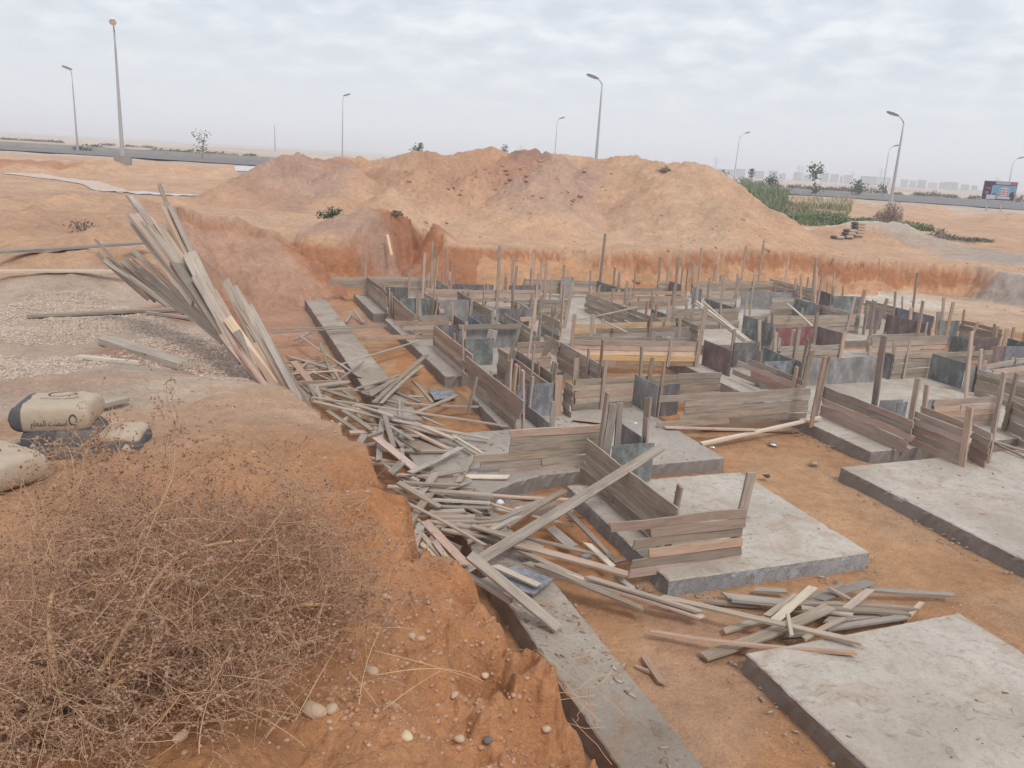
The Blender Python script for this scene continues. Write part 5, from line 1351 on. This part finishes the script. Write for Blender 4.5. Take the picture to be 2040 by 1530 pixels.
sapling(831, 330, [(827, 298, .8), (836, 291, .7), (834, 299, .6)], 130, 'small tree tips showing over the heap left of the middle', .2, 130)
sapling(1008, 330, [(1007, 293, .5), (1006, 300, .5)], 130, 'tiny tree tip just right of the highest heap crest', .16, 120)
sapling(1626, 382, [(1617, 333, .6), (1628, 337, 1.1), (1621, 345, .9), (1632, 342, .6), (1625, 353, .5), (1627, 374, .8), (1623, 380, .7)], 135, 'tallest young tree on the right with an upper and a lower tuft', .2, 130)
sapling(1498, 360, [(1498, 341, .8), (1498, 346, .6), (1497, 352, .3)], 175, 'young tree between the reeds and the distant blocks', .22, 120)
sapling(1537, 376, [(1534, 360, 1.1), (1541, 359, 1.1), (1537, 363, .9)], 150, 'round low green tree at the road edge right of the reeds', .22, 130)
sapling(1711, 382, [(1709, 364, .9), (1713, 372, 1.0), (1710, 378, .9), (1706, 380, .9)], 150, 'ragged small dark tree between the two right hand lamp posts', .2, 120)
sapling(1759, 384, [(1758, 372, .6), (1760, 378, .6)], 150, 'small tuft tree at the foot of the far right lamp post', .2, 100)
def shrub(px, py, D, w, h_, mat, label, n=500, ls=.1, name='shrub', grp='scrub beyond the road', z=None):
    rs = random.Random(int(px*7+py)); b = Vector(PD(px, py, D)); g_ = hgt(b.x, b.y); b.z = g_ if D < 160 or abs(g_-b.z) < 1.5 else b.z; m = MB(); lobes = [(rs.uniform(-.7, .7)*w/2, rs.uniform(-.5, .5)*w/2, rs.uniform(.35, .9)) for _ in range(7)]
    for k in range(n):
        lx, ly, lh = rs.choice(lobes); a = rs.random()*2*math.pi; rr_ = rs.random()**.5*w*.28; z_ = rs.random()**.8*h_*lh*(1-.4*(rr_/(w*.28))**2)
        leaf(m, Vector((lx+rr_*math.cos(a), ly+rr_*math.sin(a), z_)), ls*(.6+.8*rs.random()), rs)
    for k in range(14):
        lx, ly, lh = rs.choice(lobes); m.tube([(0, 0, -.05), (lx*.6, ly*.6, h_*lh*.5), (lx, ly, h_*lh)], [.015, .01, .005], 3)
    return tag(m.build(name, mat, loc=tuple(b)), label, 'shrub', grp)
shrub(178, 291, 125, 4.6, 1.1, LDK, 'wide grey green shrub at the foot of the far left lamp post', 900, .16)
shrub(165, 291, 122, 2.2, .8, LDK, 'small grey green shrub touching the wide one on its left', 400, .14)
sh = [(1440, 352, 2.6, 1.8), (1452, 356, 3, 1.6), (1485, 361, 3.4, 2.2), (1505, 364, 3, 1.5), (1524, 367, 3, 1.4), (1545, 374, 2, 1), (1598, 371, 3, 1.2), (1612, 374, 1.6, .9), (1648, 376, 2.4, 1), (1672, 376, 3.6, 1.4), (1692, 377, 3, 1.3), (1700, 384, 1.6, .8), (1728, 380, 4.2, 1.6), (1754, 382, 2, 1), (1788, 375, 1.6, .7), (1832, 386, 1.6, .8), (1859, 388, 3.4, 1.4), (1900, 391, 2.6, 1), (1945, 394, 3, 1), (1975, 395, 1.6, .8), (2024, 397, 2.6, 1.6), (1842, 397, 4, 1.0), (1580, 366, 1.4, .8), (1640, 370, 1.2, .7)]
for k, (x, y, w, h_) in enumerate(sorted(sh)): shrub(x, y, 190, w*1.25, h_*1.1, LD if k % 2 else LDK, 'low hazy desert shrub beyond the right road, %s from the left' % ORD[k], 220, .22)
sl = [(20, 276, 3), (70, 279, 5), (95, 284, 4), (112, 284, 3), (215, 285, 3), (260, 289, 3), (300, 290, 4), (318, 296, 3), (345, 295, 3), (372, 301, 3), (430, 297, 3), (455, 300, 2), (500, 303, 2)]
for k, (x, y, w) in enumerate(sl): shrub(x, y, 230 if y < 295 else 140, w*1.3, .8, LD if k % 3 else LDK, 'low hazy scrub patch beyond the left road, %s from the left' % ORD[k], 200, .2)
shrub(1776, 441, 66, 2.3, 2.1, LM, 'round mauve brown dry bush below the right lamp post base', 3000, .055, grp=None)
shrub(1322, 333, 42.0, .7, .4, LD, 'dark dry tuft on the crest of the spoil heap', 220, .05, grp=None)
shrub(655, 436, 31.8, .9, .45, LG, 'small green weed beside the small heap in front of the spoil', 260, .05, grp=None)
shrub(668, 428, 31.6, .5, .4, LG, 'smaller green weed right behind the other one', 120, .05, grp=None)
shrub(165, 455, 18.0, .95, .35, LM, 'dry brown tuft with bent twigs on the left sand mound', 150, .035, grp=None)
shrub(788, 455, 32.0, .5, .3, LDK, 'small grey weed on top of the red cut face', 120, .05, grp=None)
shrub(830, 460, 32.2, .4, .25, LDK, 'tiny grey weed at the edge of the red cut face', 80, .05, grp=None)
shrub(1869, 462, 60, 1.0, .5, LDK, 'pale thin weed right of the green bushes', 200, .05, grp=None)
# reeds and green bushes beyond the right end of the heap
def blades(name, region, n, hmin, hmax, mat, label, wd=.02, lean=.8, kind='stuff'):
    rs = np.random.default_rng(len(name)+n); poly = [np.array(P(x, y, z)[:2]) for x, y, z in region]; P4 = poly
    s = rs.random(n); t = rs.random(n); X = []; 
    a = P4[0][None]*(1-s[:, None])+P4[1][None]*s[:, None]; b = P4[3][None]*(1-s[:, None])+P4[2][None]*s[:, None]; p = a*(1-t[:, None])+b*t[:, None]
    patch = fbm(p[:, 0]*.5, p[:, 1]*.5, 2, 200); keep = patch > -.35; p = p[keep]; patch = patch[keep]; n = len(p)
    z = hgts(p[:, 0], p[:, 1]); h_ = (hmin + (hmax-hmin)*rs.random(n))*(1+patch*1.1); an = rs.random(n)*2*np.pi; ln = rs.random(n)*lean; dx_, dy_ = np.cos(an), np.sin(an); w = wd*(.6+.8*rs.random(n)); wx, wy = -dy_*w, dx_*w
    v0 = np.stack([p[:, 0]-wx, p[:, 1]-wy, z-.03], 1); v1 = np.stack([p[:, 0]+wx, p[:, 1]+wy, z-.03], 1)
    mx_, my_ = p[:, 0]+dx_*ln*h_*.35, p[:, 1]+dy_*ln*h_*.35; v2 = np.stack([mx_-wx*.8, my_-wy*.8, z+h_*.6], 1); v3 = np.stack([mx_+wx*.8, my_+wy*.8, z+h_*.6], 1); v4 = np.stack([p[:, 0]+dx_*ln*h_, p[:, 1]+dy_*ln*h_, z+h_*(1-.2*ln)], 1)
    V = np.stack([v0, v1, v2, v3, v4], 1).reshape(-1, 3); i = np.arange(n)[:, None]*5; F = np.concatenate([i+np.array([[0, 1, 3]]), i+np.array([[0, 3, 2]]), i+np.array([[2, 3, 4]])]); o = fast_mesh(name, V, F, mat); return tag(o, label, 'grass', kind=kind)
blades('reeds', [(1470, 402, 1.7), (1555, 438, 1.5), (1570, 400, 1.7), (1475, 378, 1.8)], 5600, .5, 1.35, LR, 'tall green reeds growing behind the right end of the spoil heap', .035)
blades('reeds', [(1560, 445, 1.45), (1650, 450, 1.4), (1700, 425, 1.5), (1560, 412, 1.6)], 3600, .15, .55, LR, 'lower green reeds in front of the right road', .03)
blades('dry_grass', [(1545, 430, 1.55), (1680, 440, 1.45), (1700, 418, 1.6), (1560, 400, 1.7)], 2600, .15, .6, LY, 'straw coloured grass among the reeds', .025)
for x, y, w, h_, lb in [(1585, 446, 2.6, .8, 'leafy green bush at the left of the green row'), (1620, 447, 3.0, .9, 'leafy green bush in the middle of the green row'), (1660, 447, 3.2, 1.0, 'bright leafy green bush right of the middle of the green row'), (1700, 442, 3.0, .9, 'leafy green bush near the right end of the green row'), (1722, 438, 1.8, .8, 'spiky green bush ending the green row on the right'), (1815, 447, 2.8, .7, 'bright green creeping bush right of the mauve dry bush'), (1838, 450, 1.2, .4, 'green tip of the creeping bush reaching right')]:
    shrub(x, y, 62, w, h_, LR, lb, 1500, .08, grp='green bushes in front of the road')
for x, y, w, h_, lb in [(1905, 468, 3.6, .35, 'low flat olive weed patch below the billboard side'), (1940, 470, 2.2, .25, 'smaller flat olive weed patch to its right')]: shrub(x, y, 58, w, h_, LDK, lb, 700, .06, grp=None)

# ------------------------------------------------------------ stones, gravel, clods
def ico():
    t = (1+5**.5)/2; v = np.array([(-1, t, 0), (1, t, 0), (-1, -t, 0), (1, -t, 0), (0, -1, t), (0, 1, t), (0, -1, -t), (0, 1, -t), (t, 0, -1), (t, 0, 1), (-t, 0, -1), (-t, 0, 1)]); v /= np.linalg.norm(v[0])
    f = np.array([(0, 11, 5), (0, 5, 1), (0, 1, 7), (0, 7, 10), (0, 10, 11), (1, 5, 9), (5, 11, 4), (11, 10, 2), (10, 7, 6), (7, 1, 8), (3, 9, 4), (3, 4, 2), (3, 2, 6), (3, 6, 8), (3, 8, 9), (4, 9, 5), (2, 4, 11), (6, 2, 10), (8, 6, 7), (9, 8, 1)]); return v, f
IV, IF = ico()
def scatter(name, X, Y, S, mat, label, cat, sink=.3, squash=.6, smooth=False, seed=3):
    rs = np.random.default_rng(seed); n = len(X); Z = hgts(X, Y); V = np.repeat(IV[None], n, 0)*(1+rs.normal(0, .16, (n, 12, 1))); V = V*np.stack([1+rs.random(n)*.6, 1+rs.random(n)*.3, np.full(n, squash)], 1)[:, None]
    an = rs.random(n)*6.283; c_, s_ = np.cos(an)[:, None], np.sin(an)[:, None]; x = V[..., 0]*c_-V[..., 1]*s_; y = V[..., 0]*s_+V[..., 1]*c_; V = np.stack([x, y, V[..., 2]], -1)*S[:, None, None]
    V += np.stack([X, Y, Z+S*squash*(.5-sink)], 1)[:, None]; F = IF[None]+np.arange(n)[:, None, None]*12
    o = fast_mesh(name, V.reshape(-1, 3), F.reshape(-1, 3), mat, smooth); return tag(o, label, cat, kind='stuff')
def stonemat(name, c1, c2, c3):
    m, t, b = newmat(name, .85); g_ = t.nodes.new('ShaderNodeNewGeometry'); base = ramp(t, g_.outputs['Random Per Island'], [(0, c1), (.5, c2), (1, c3)]); base = mixc(t, 1, base, ramp(t, noise(t, g_.outputs['Position'], 60, 3), [(.3, .75), (.7, 1.15)]), 'MULTIPLY'); t.links.new(base, b.inputs['Base Color']); return m
GM = stonemat('gravel_stone', (.44, .30, .22), (.54, .42, .34), (.62, .53, .46)); SM = stonemat('earth_stone', (.40, .23, .14), (.50, .31, .20), (.55, .38, .27)); CM = stonemat('clod', (.46, .24, .13), (.48, .28, .18), (.50, .31, .21))
def region_pts(n, poly, z, dens=None, seed=1):
    rs = np.random.default_rng(seed); pl = np.array([P(x, y, z)[:2] for x, y in poly]); lo, hi = pl.min(0), pl.max(0); p = lo + rs.random((n*3, 2))*(hi-lo)
    ins = np.zeros(len(p), bool)
    for i in range(len(pl)):
        a, b = pl[i], pl[(i+1) % len(pl)]; c_ = ((a[1] > p[:, 1]) != (b[1] > p[:, 1])); ins ^= c_ & (p[:, 0] < (b[0]-a[0])*(p[:, 1]-a[1])/((b[1]-a[1]) or 1e-9)+a[0])
    p = p[ins][:n]
    if dens is not None: k = fbm(p[:, 0]*.9, p[:, 1]*.9, 3, seed+5) > dens; p = p[k]
    return p[:, 0], p[:, 1]
gx, gy = region_pts(32000, [(-120, 600), (60, 575), (200, 578), (330, 620), (470, 655), (545, 735), (480, 745), (300, 740), (180, 735), (-120, 770)], 2.58, -.3, 4)
scatter('gravel', gx, gy, .004+.009*RNG.random(len(gx))**1.5, GM, 'pale pinkish gravel spread on the bank at the left', 'gravel', .25, .7, seed=5)
gx, gy = region_pts(2800, [(-60, 760), (560, 760), (700, 880), (800, 1000), (820, 1120), (1000, 1250), (1150, 1560), (-100, 1560)], 2.45, -.15, 6)
scatter('pebbles', gx, gy,   .002+.011*RNG.random(len(gx))**6, SM, 'small stones and clods strewn over the near red bank', 'pebbles', .4, .7, seed=8)
gx, gy = region_pts(2600, [(720, 1120), (960, 1190), (1150, 1560), (600, 1560), (640, 1330)], 2.05, -.25, 9)
scatter('clods', gx, gy, .002+.013*RNG.random(len(gx))**5, CM, 'crumbled red earth clods on the bank edge', 'clods', .45, .8, seed=9)
gx, gy = region_pts(5000, [(1000, 900), (1700, 850), (2040, 1160), (2040, 1250), (1500, 1560), (1150, 1150)], .0, .0, 12)
scatter('debris', gx, gy, .004+.010*RNG.random(len(gx))**2, stonemat('chip', (.3, .2, .15), (.42, .3, .22), (.5, .42, .36)), 'wood chips and crumbs on the orange pit floor', 'debris', .3, .5, seed=10)
rm_ = [PD(1085, 340, 40), PD(900, 400, 39), PD(960, 350, 41), PD(1500, 470, 34)]; X_ = []; Y_ = []
for cpt, rr_, n_ in zip(rm_, (3.2, 4, 4, 3), (280, 90, 130, 60)): n_ = int(n_*.6); X_ += list(RNG.normal(cpt[0], rr_*.6, n_)); Y_ += list(RNG.normal(cpt[1], rr_*.5, n_))
scatter('heap_clods', np.array(X_), np.array(Y_), .02+.11*RNG.random(len(X_))**5, stonemat('heap_clod', (.36, .2, .14), (.46, .28, .2), (.5, .33, .25)), 'broken red lumps on the spoil heap', 'clods', .4, .8, seed=13)
x_ = RNG.uniform(-2.5, 30, 2600); y_ = RNG.uniform(26, 37, 2600); scatter('cut_clods', x_, y_, .006+.05*RNG.random(2600)**7, SM, 'stones scattered over the sand above and below the cut', 'clods', .4, .8, seed=14)
stn = plain('round_stone', (.50, .36, .25), .8); sty = plain('pale_stone', (.62, .50, .33), .8); std = plain('dark_stone', (.16, .14, .14), .8)
def stone(px, py, z, s, mat, label):
    rs = random.Random(int(px)); p = ground_at(px, py); v = []; m = MB(); nu, nv = 10, 7; ax = (s*(1.1+.4*rs.random()), s*(.8+.3*rs.random()), s*.72)
    for j in range(nv+1):
        for i in range(nu):
            a = 2*math.pi*i/nu; b_ = math.pi*j/nv; q_ = Vector((math.sin(b_)*math.cos(a), math.sin(b_)*math.sin(a), math.cos(b_))); k_ = 1+.10*math.sin(3*a+rs.random()*.6+px)*math.sin(b_)+rs.gauss(0, .025); m.v.append((q_.x*ax[0]*k_, q_.y*ax[1]*k_, q_.z*ax[2]*k_))
    m.f = [(j*nu+i, (j+1)*nu+i, (j+1)*nu+(i+1) % nu, j*nu+(i+1) % nu) for j in range(nv) for i in range(nu)]; m.m = [0]*len(m.f); o = m.build('stone', mat, smooth=True, loc=(p.x, p.y, p.z+s*.2)); o.rotation_euler = (0, 0, rs.random()*6); tag(o, label, 'stone')
for a in [(810, 1470, 0, .035, sty, 'pale yellow stone on the bank near the bottom of the picture'), (972, 1480, 0, .03, std, 'dark grey stone near the bottom edge of the bank'), (966, 1352, 0, .03, sty, 'cream oval stone stuck in the hollow of the bank edge'), (768, 1192, 0, .032, stn, 'tan stone between the bush and the bank edge'), (1012, 1250, 0, .026, sty, 'pale round stone on the rim above the narrow strip'),
          (740, 1340, 0, .045, stn, 'rounded lump right of the dry bush'), (625, 1420, 0, .06, stn, 'large earth crusted stone below the dry bush'), (660, 1415, 0, .04, stn, 'smaller crusted stone beside the large one below the bush'), (820, 1270, 0, .03, stn, 'left stone of a touching pair on the bank'), (838, 1275, 0, .03, stn, 'right stone of a touching pair on the bank'), (360, 1470, 0, .035, stn, 'grey tan stone under the roots of the bush'),
          (905, 1390, 0, .028, stn, 'small brown stone below the hollow in the bank'), (1088, 1462, 0, .03, stn, 'tan stone near the lowest visible bank edge'), (690, 1195, 0, .035, stn, 'reddish stone at the right fringe of the bush'), (915, 1478, 0, .03, stn, 'flat pinkish stone near the bottom of the picture')]:
    if a[3]: stone(a[0], a[1], a[2], a[3]*.68, a[4], a[5])
def on_slab(n, u0, u1, v0, v1, name, label, mat, s0, s1, z, seed):
    rs = np.random.default_rng(seed); u, v = rs.uniform(u0, u1, n), rs.uniform(v0, v1, n); k = fbm(u*1.3, v*1.3, 3, seed) > -.1; u, v = u[k], v[k]; n = len(u); X, Y = BV[0]*u+AV[0]*v, BV[1]*u+AV[1]*v; S = s0+(s1-s0)*rs.random(n)**4
    V = np.repeat(IV[None], n, 0)*(1+rs.normal(0, .2, (n, 12, 1)))*np.stack([1+rs.random(n)*2.2, .6+rs.random(n)*.5, np.full(n, .45)], 1)[:, None]; an = rs.random(n)*6.283; c_, s_ = np.cos(an)[:, None], np.sin(an)[:, None]
    x = V[..., 0]*c_-V[..., 1]*s_; y = V[..., 0]*s_+V[..., 1]*c_; V = np.stack([x, y, V[..., 2]], -1)*S[:, None, None] + np.stack([X, Y, z+S*.2], 1)[:, None]; F = IF[None]+np.arange(n)[:, None, None]*12
    tag(fast_mesh(name, V.reshape(-1, 3), F.reshape(-1, 3), mat), label, 'debris', kind='stuff')
DBR = stonemat('slab_crumb', (.16, .12, .10), (.34, .24, .17), (.50, .43, .37))
on_slab(260, 4.6, 7.1, 2.6, 5.25, 'slab_debris', 'wood crumbs and soil specks on the lower right footing', DBR, .003, .016, .22, 31)
on_slab(200, 4.65, 7.2, 6.8, 9.3, 'slab_debris', 'crumbs and splinters on the footing with the nearest boards', DBR, .003, .013, .22, 32)
on_slab(280, 9.2, 13.4, 4.8, 9.0, 'slab_debris', 'crumbs on the large whitish footing at the right edge', DBR, .003, .015, .22, 33)
on_slab(1100, 2.72, 3.25, 3.0, 9.5, 'slab_debris', 'soil and mortar crumbs covering the narrow concrete strip', stonemat('strip_crumb', (.24, .15, .10), (.36, .26, .2), (.48, .42, .36)), .004, .024, .26, 34)
on_slab(1500, 3.3, 7.3, 9.95, 13.6, 'slab_debris', 'crumbs and splinters on the grey slab under the planks', DBR, .003, .02, .216, 35)
for k_, a_ in enumerate([(300, 4.4, 7.45, 6.45, 6.72), (260, 4.3, 4.56, 6.5, 9.3), (260, 7.3, 7.6, 6.6, 9.3), (130, 4.3, 4.56, 2.6, 5.5), (260, 4.5, 7.3, 5.34, 5.55), (220, 8.8, 9.07, 4.6, 9.2), (260, 9.0, 13, 9.14, 9.4), (300, 9.8, 10.12, 9.6, 13), (300, 3.28, 3.5, 3, 9.3)]):
    on_slab(a_[0], a_[1], a_[2], a_[3], a_[4], 'mortar_crumbs', 'grey mortar crumbs and soil along the foot of a footing', stonemat('mortar_crumb', (.30, .22, .16), (.42, .33, .26), (.42, .40, .38)), .003, .022, .03, 50+k_)
# small litter
foil = plain('foil', (.7, .71, .73), .25, .6); wht = plain('white_paper', (.75, .76, .8), .7)
def crumple(px, py, z, s, mat, label, cat='litter', flat=.5):
    rs = np.random.default_rng(int(px)); p = P(px, py, z); V = IV*(1+rs.normal(0, .35, (12, 1)))*s*np.array([1, .8, flat]); o = fast_mesh('litter', V, IF, mat); o.location = (p[0], p[1], z+s*flat*.6); tag(o, label, cat)
crumple(1117, 986, .08, .06, foil, 'crumpled silver foil beside the curved slab edge'); crumple(1418, 893, .22, .05, foil, 'crumpled foil on the corner of the grey slab'); crumple(996, 1003, .10, .07, wht, 'scrunched bluish plastic bag in the gap below the curved slab')
crumple(1468, 1293, .05, .06, wht, 'white scrap of paper under the small plank heap', flat=.25); crumple(1266, 843, .222, .035, wht, 'small white paper scrap on the slab behind the forms', flat=.2); crumple(1540, 886, .03, .09, foil, 'flattened pale can on the orange earth', flat=.18); crumple(1625, 923, .03, .09, plain('wet_rag', (.35, .3, .25)), 'flat brown rag on the orange earth', flat=.15)
crumple(1527, 950, .05, .07, plain('char', (.07, .06, .06)), 'charred stick end on the orange earth', flat=.4); crumple(1165, 1112, .28, .07, C_SIDE, 'lump of hardened mortar on the strip left edge', 'mortar lump', .6)
crumple(1240, 1040, .06, .12, C_SIDE, 'mortar crusted lump leaning by the near footing', 'mortar lump', .8)

# ------------------------------------------------------------ the dry bush
TW = leafmat('dry_twig', (.43, .25, .145), (.62, .41, .26)); TW2 = leafmat('dry_leaf', (.30, .18, .125), (.43, .275, .19)); STM = leafmat('dry_stem', (.48, .29, .15), (.64, .44, .26))
def gz(px, py, up):
    g_ = ground_at(px, py); return Vector(P(px, py, g_.z+up))
def smoothpath(pts, n):
    pts = [Vector(p) for p in pts]; out = []
    for i in range(len(pts)-1):
        p0, p1, p2, p3 = pts[max(i-1, 0)], pts[i], pts[i+1], pts[min(i+2, len(pts)-1)]
        for k in range(n): t = k/n; out.append(.5*((2*p1)+(p2-p0)*t+(2*p0-5*p1+4*p2-p3)*t*t+(3*p1-p0-3*p2+p3)*t**3))
    return out+[pts[-1]]
rootp = gz(110, 1445, .06)
bush = empty('dry_bush', tuple(rootp), 0, 'large uprooted dry brown bush lying on the near bank, roots at its lower left', 'dry bush')
STEMS = [([(20, 1440, .05), (130, 1447, .05), (250, 1425, .05), (400, 1380, .06), (500, 1330, .08), (640, 1270, .08)], .012), ([(100, 1400, .08), (108, 1330, .22), (98, 1250, .36), (106, 1180, .42), (140, 1115, .42), (190, 1072, .38), (255, 1055, .3)], .008),
         ([(160, 1420, .06), (200, 1340, .2), (245, 1260, .34), (300, 1170, .42), (355, 1110, .42), (440, 1082, .38), (545, 1074, .28)], .0085), ([(330, 1360, .1), (385, 1312, .22), (450, 1265, .32), (555, 1215, .36), (655, 1205, .3), (690, 1225, .2)], .009),
         ([(165, 1425, .06), (230, 1365, .18), (320, 1315, .26), (360, 1315, .26), (410, 1338, .2)], .005), ([(280, 1442, .03), (400, 1438, .05), (520, 1432, .04)], .004), ([(0, 1360, .15), (60, 1400, .1), (110, 1440, .05)], .006), ([(60, 1440, .05), (30, 1465, .03), (-10, 1470, .02)], .01),
         ([(110, 1420, .08), (160, 1280, .4), (260, 1150, .55), (300, 1050, .6), (345, 940, .62), (346, 850, .6)], .003), ([(90, 1380, .1), (60, 1250, .35), (100, 1080, .5), (160, 960, .55), (165, 895, .55)], .003), ([(200, 1400, .1), (330, 1260, .4), (480, 1120, .5), (560, 1020, .5), (600, 960, .4)], .003), ([(220, 1420, .05), (420, 1330, .3), (580, 1180, .4), (700, 1090, .3)], .003)]
rsB = random.Random(11); paths = []
for pts, r_ in STEMS:
    pp = smoothpath([gz(p[0], p[1], p[2]*(1.25 if r_ > .004 else 1))-rootp for p in pts], 8); m = MB(); m.tube(pp, [r_*(1.5 if r_ > .004 else 1)*(1-.6*i/len(pp)) for i in range(len(pp))], 6); m.build('stem', STM, bush, True); paths.append(pp)
tw = [[], []]; lf = []; bstalk = MB()
def twig(p, d, l_, r_, depth):
    n = 7; q_ = p.copy(); seg = l_/n; ring = [q_.copy()]; bend = Vector((rsB.gauss(0, 1), rsB.gauss(0, 1), rsB.gauss(-.2, .6)))*.13
    for i in range(n):
        d = (d + bend + Vector((rsB.gauss(0, .09), rsB.gauss(0, .09), rsB.gauss(0, .09)))).normalized(); q_ = q_+d*seg
        if q_.z < -.02: q_.z = -.02+rsB.random()*.03; d.z = abs(d.z)
        ring.append(q_.copy())
        if depth > 0 and rsB.random() < (.5 if depth > 1 else .6):
            sd_ = (d*.8 + Vector((rsB.gauss(0, .7), rsB.gauss(0, .7), rsB.gauss(0, .6)))).normalized(); twig(q_, sd_, l_*rsB.uniform(.3, .65), r_*.72, depth-1)
        if depth == 0 and rsB.random() < .42: lf.append((q_.copy(), (d+Vector((rsB.gauss(0, 1), rsB.gauss(0, 1), rsB.gauss(0, 1)))).normalized(), rsB.uniform(.006, .015)))
    tw[0].append((ring, r_))
for pp in paths:
    for k in range(int(len(pp)*1.2)):
        i = rsB.randrange(2, len(pp)); d = (pp[i]-pp[i-1]).normalized(); sd_ = (d*.5+Vector((rsB.gauss(0, .8), rsB.gauss(0, .8), rsB.gauss(.25, .7)))).normalized(); twig(pp[i], sd_, rsB.uniform(.16, .42), .0021, 2)
BL = [(330, 1280, .34, .9), (150, 1290, .30, .8), (520, 1270, .28, .9), (570, 1370, .22, .7), (260, 1400, .2, .8), (60, 1380, .25, .5), (430, 1180, .26, .7), (220, 1160, .25, .6), (60, 1200, .22, .5), (600, 1250, .2, .5), (20, 1440, .12, .2), (440, 1420, .14, .6), (570, 1160, .15, .3), (330, 1090, .15, .25), (120, 1100, .14, .2)]
BLw = []
for x, y, h_, wgt in BL: g_ = ground_at(x, y); BLw.append((Vector(g_), h_, wgt))
for k in range(400):
    c_, h_, wgt = rsB.choices(BLw, [q_[2] for q_ in BLw])[0]; x = c_.x+rsB.gauss(0, .17)-rootp.x; y = c_.y+rsB.gauss(0, .17)-rootp.y; zb = c_.z-rootp.z + rsB.random()**1.2*h_*.8
    out = Vector((x-.35, y-.5, .3+rsB.random())); d = (out.normalized()*.6+Vector((rsB.gauss(0, .6), rsB.gauss(0, .6), rsB.gauss(.2, .5)))).normalized(); twig(Vector((x, y, zb)), d, rsB.uniform(.16, .42), .0017, 2)
for k in range(120):   # long bare stalks
    c_, h_, wgt = rsB.choices(BLw, [q_[2] for q_ in BLw])[0]; p0 = Vector((c_.x+rsB.gauss(0, .22)-rootp.x, c_.y+rsB.gauss(0, .22)-rootp.y, c_.z-rootp.z+rsB.random()*h_*.7)); d0 = Vector((rsB.gauss(.2, .7), rsB.gauss(.3, .7), rsB.gauss(.15, .35))).normalized()
    cv = Vector((rsB.gauss(0, .25), rsB.gauss(0, .25), -.2)); l_ = rsB.uniform(.3, .7); pp = [p0+d0*l_*(i/10)+cv*l_*(i/10)**2 for i in range(11)]
    m = bstalk; m.tube(pp, [rsB.uniform(.0018, .0032)*(1-.5*i/11) for i in range(11)], 4)
for k in range(60):   # roots
    a = rsB.random()*6.28; twig(Vector((rsB.gauss(-.05, .07), rsB.gauss(-.02, .05), rsB.random()*.05)), Vector((math.cos(a), math.sin(a), rsB.gauss(0, .3))).normalized(), rsB.uniform(.08, .22), .003, 1)
V = []; F = []
for ring, r_ in tw[0]:
    b0 = len(V)
    for i, p in enumerate(ring):
        t = (ring[min(i+1, len(ring)-1)]-ring[max(i-1, 0)]).normalized(); x = t.orthogonal().normalized(); y = t.cross(x); rr_ = r_*(1-.6*i/len(ring))
        for a in (0, 2.094, 4.189): V.append(tuple(p+(x*math.cos(a)+y*math.sin(a))*rr_))
    for i in range(len(ring)-1):
        for j in range(3):
            a, b_, c_, d_ = b0+3*i+j, b0+3*i+(j+1) % 3, b0+3*i+3+(j+1) % 3, b0+3*i+3+j; F.append((a, b_, c_)); F.append((a, c_, d_))
print('twigs', len(tw[0]), 'leaves', len(lf))
tag(bstalk.build('stalks', STM, bush), kind='stuff')
o = fast_mesh('twigs', V, F, TW, parent=bush); tag(o, kind='stuff')
V = []; F = []
for p, d, s in lf:
    x = d.orthogonal().normalized()*s*.32; n_ = d.cross(x).normalized()*s*.5; b0 = len(V); V += [tuple(p-x), tuple(p+x), tuple(p+d*s*.6+x*.8+n_), tuple(p+d*s*.6-x*.8+n_), tuple(p+d*s*.9-n_*.6)]; F += [(b0, b0+1, b0+2), (b0, b0+2, b0+3), (b0+3, b0+2, b0+4)]
o = fast_mesh('dead_leaves', V, F, TW2, parent=bush); tag(o, kind='stuff')
# a few dry roots and stalks hanging over the bank edge
m = MB()
for k in range(26):
    p = Vector(P(1085+rsB.uniform(-60, 90), 1290+rsB.random()*170, rsB.uniform(1.0, 1.6))); d = Vector((rsB.uniform(.3, 1), rsB.gauss(0, .5), rsB.gauss(-.1, .3))).normalized(); q_ = p; pts = [p]
    for i in range(5): d = (d+Vector((rsB.gauss(0, .2), rsB.gauss(0, .2), rsB.gauss(-.02, .2)))).normalized(); q_ = q_+d*.07; pts.append(q_)
    m.tube([v_-Vector((1.2, 4, 1)) for v_ in pts], .0018, 3, caps=False)
tag(m.build('hanging_roots', TW, loc=(1.2, 4, 1)), 'fine dry roots sticking out of the bank edge over the narrow strip', 'roots', kind='stuff')

# ------------------------------------------------------------ the air
hm = bpy.data.materials.new('haze'); hm.use_nodes = True; ht = hm.node_tree; ht.nodes.clear(); pv = ht.nodes.new('ShaderNodeVolumePrincipled'); oo = ht.nodes.new('ShaderNodeOutputMaterial'); ht.links.new(pv.outputs[0], oo.inputs['Volume'])
pv.inputs['Color'].default_value = (.91, .94, 1.0, 1); pv.inputs['Density'].default_value = HAZE; pv.inputs['Anisotropy'].default_value = 0
m = MB(); m.box(-9500, -9500, -6, 9500, 9500, 26); o = m.build('haze', hm); tag(o, kind='stuff')
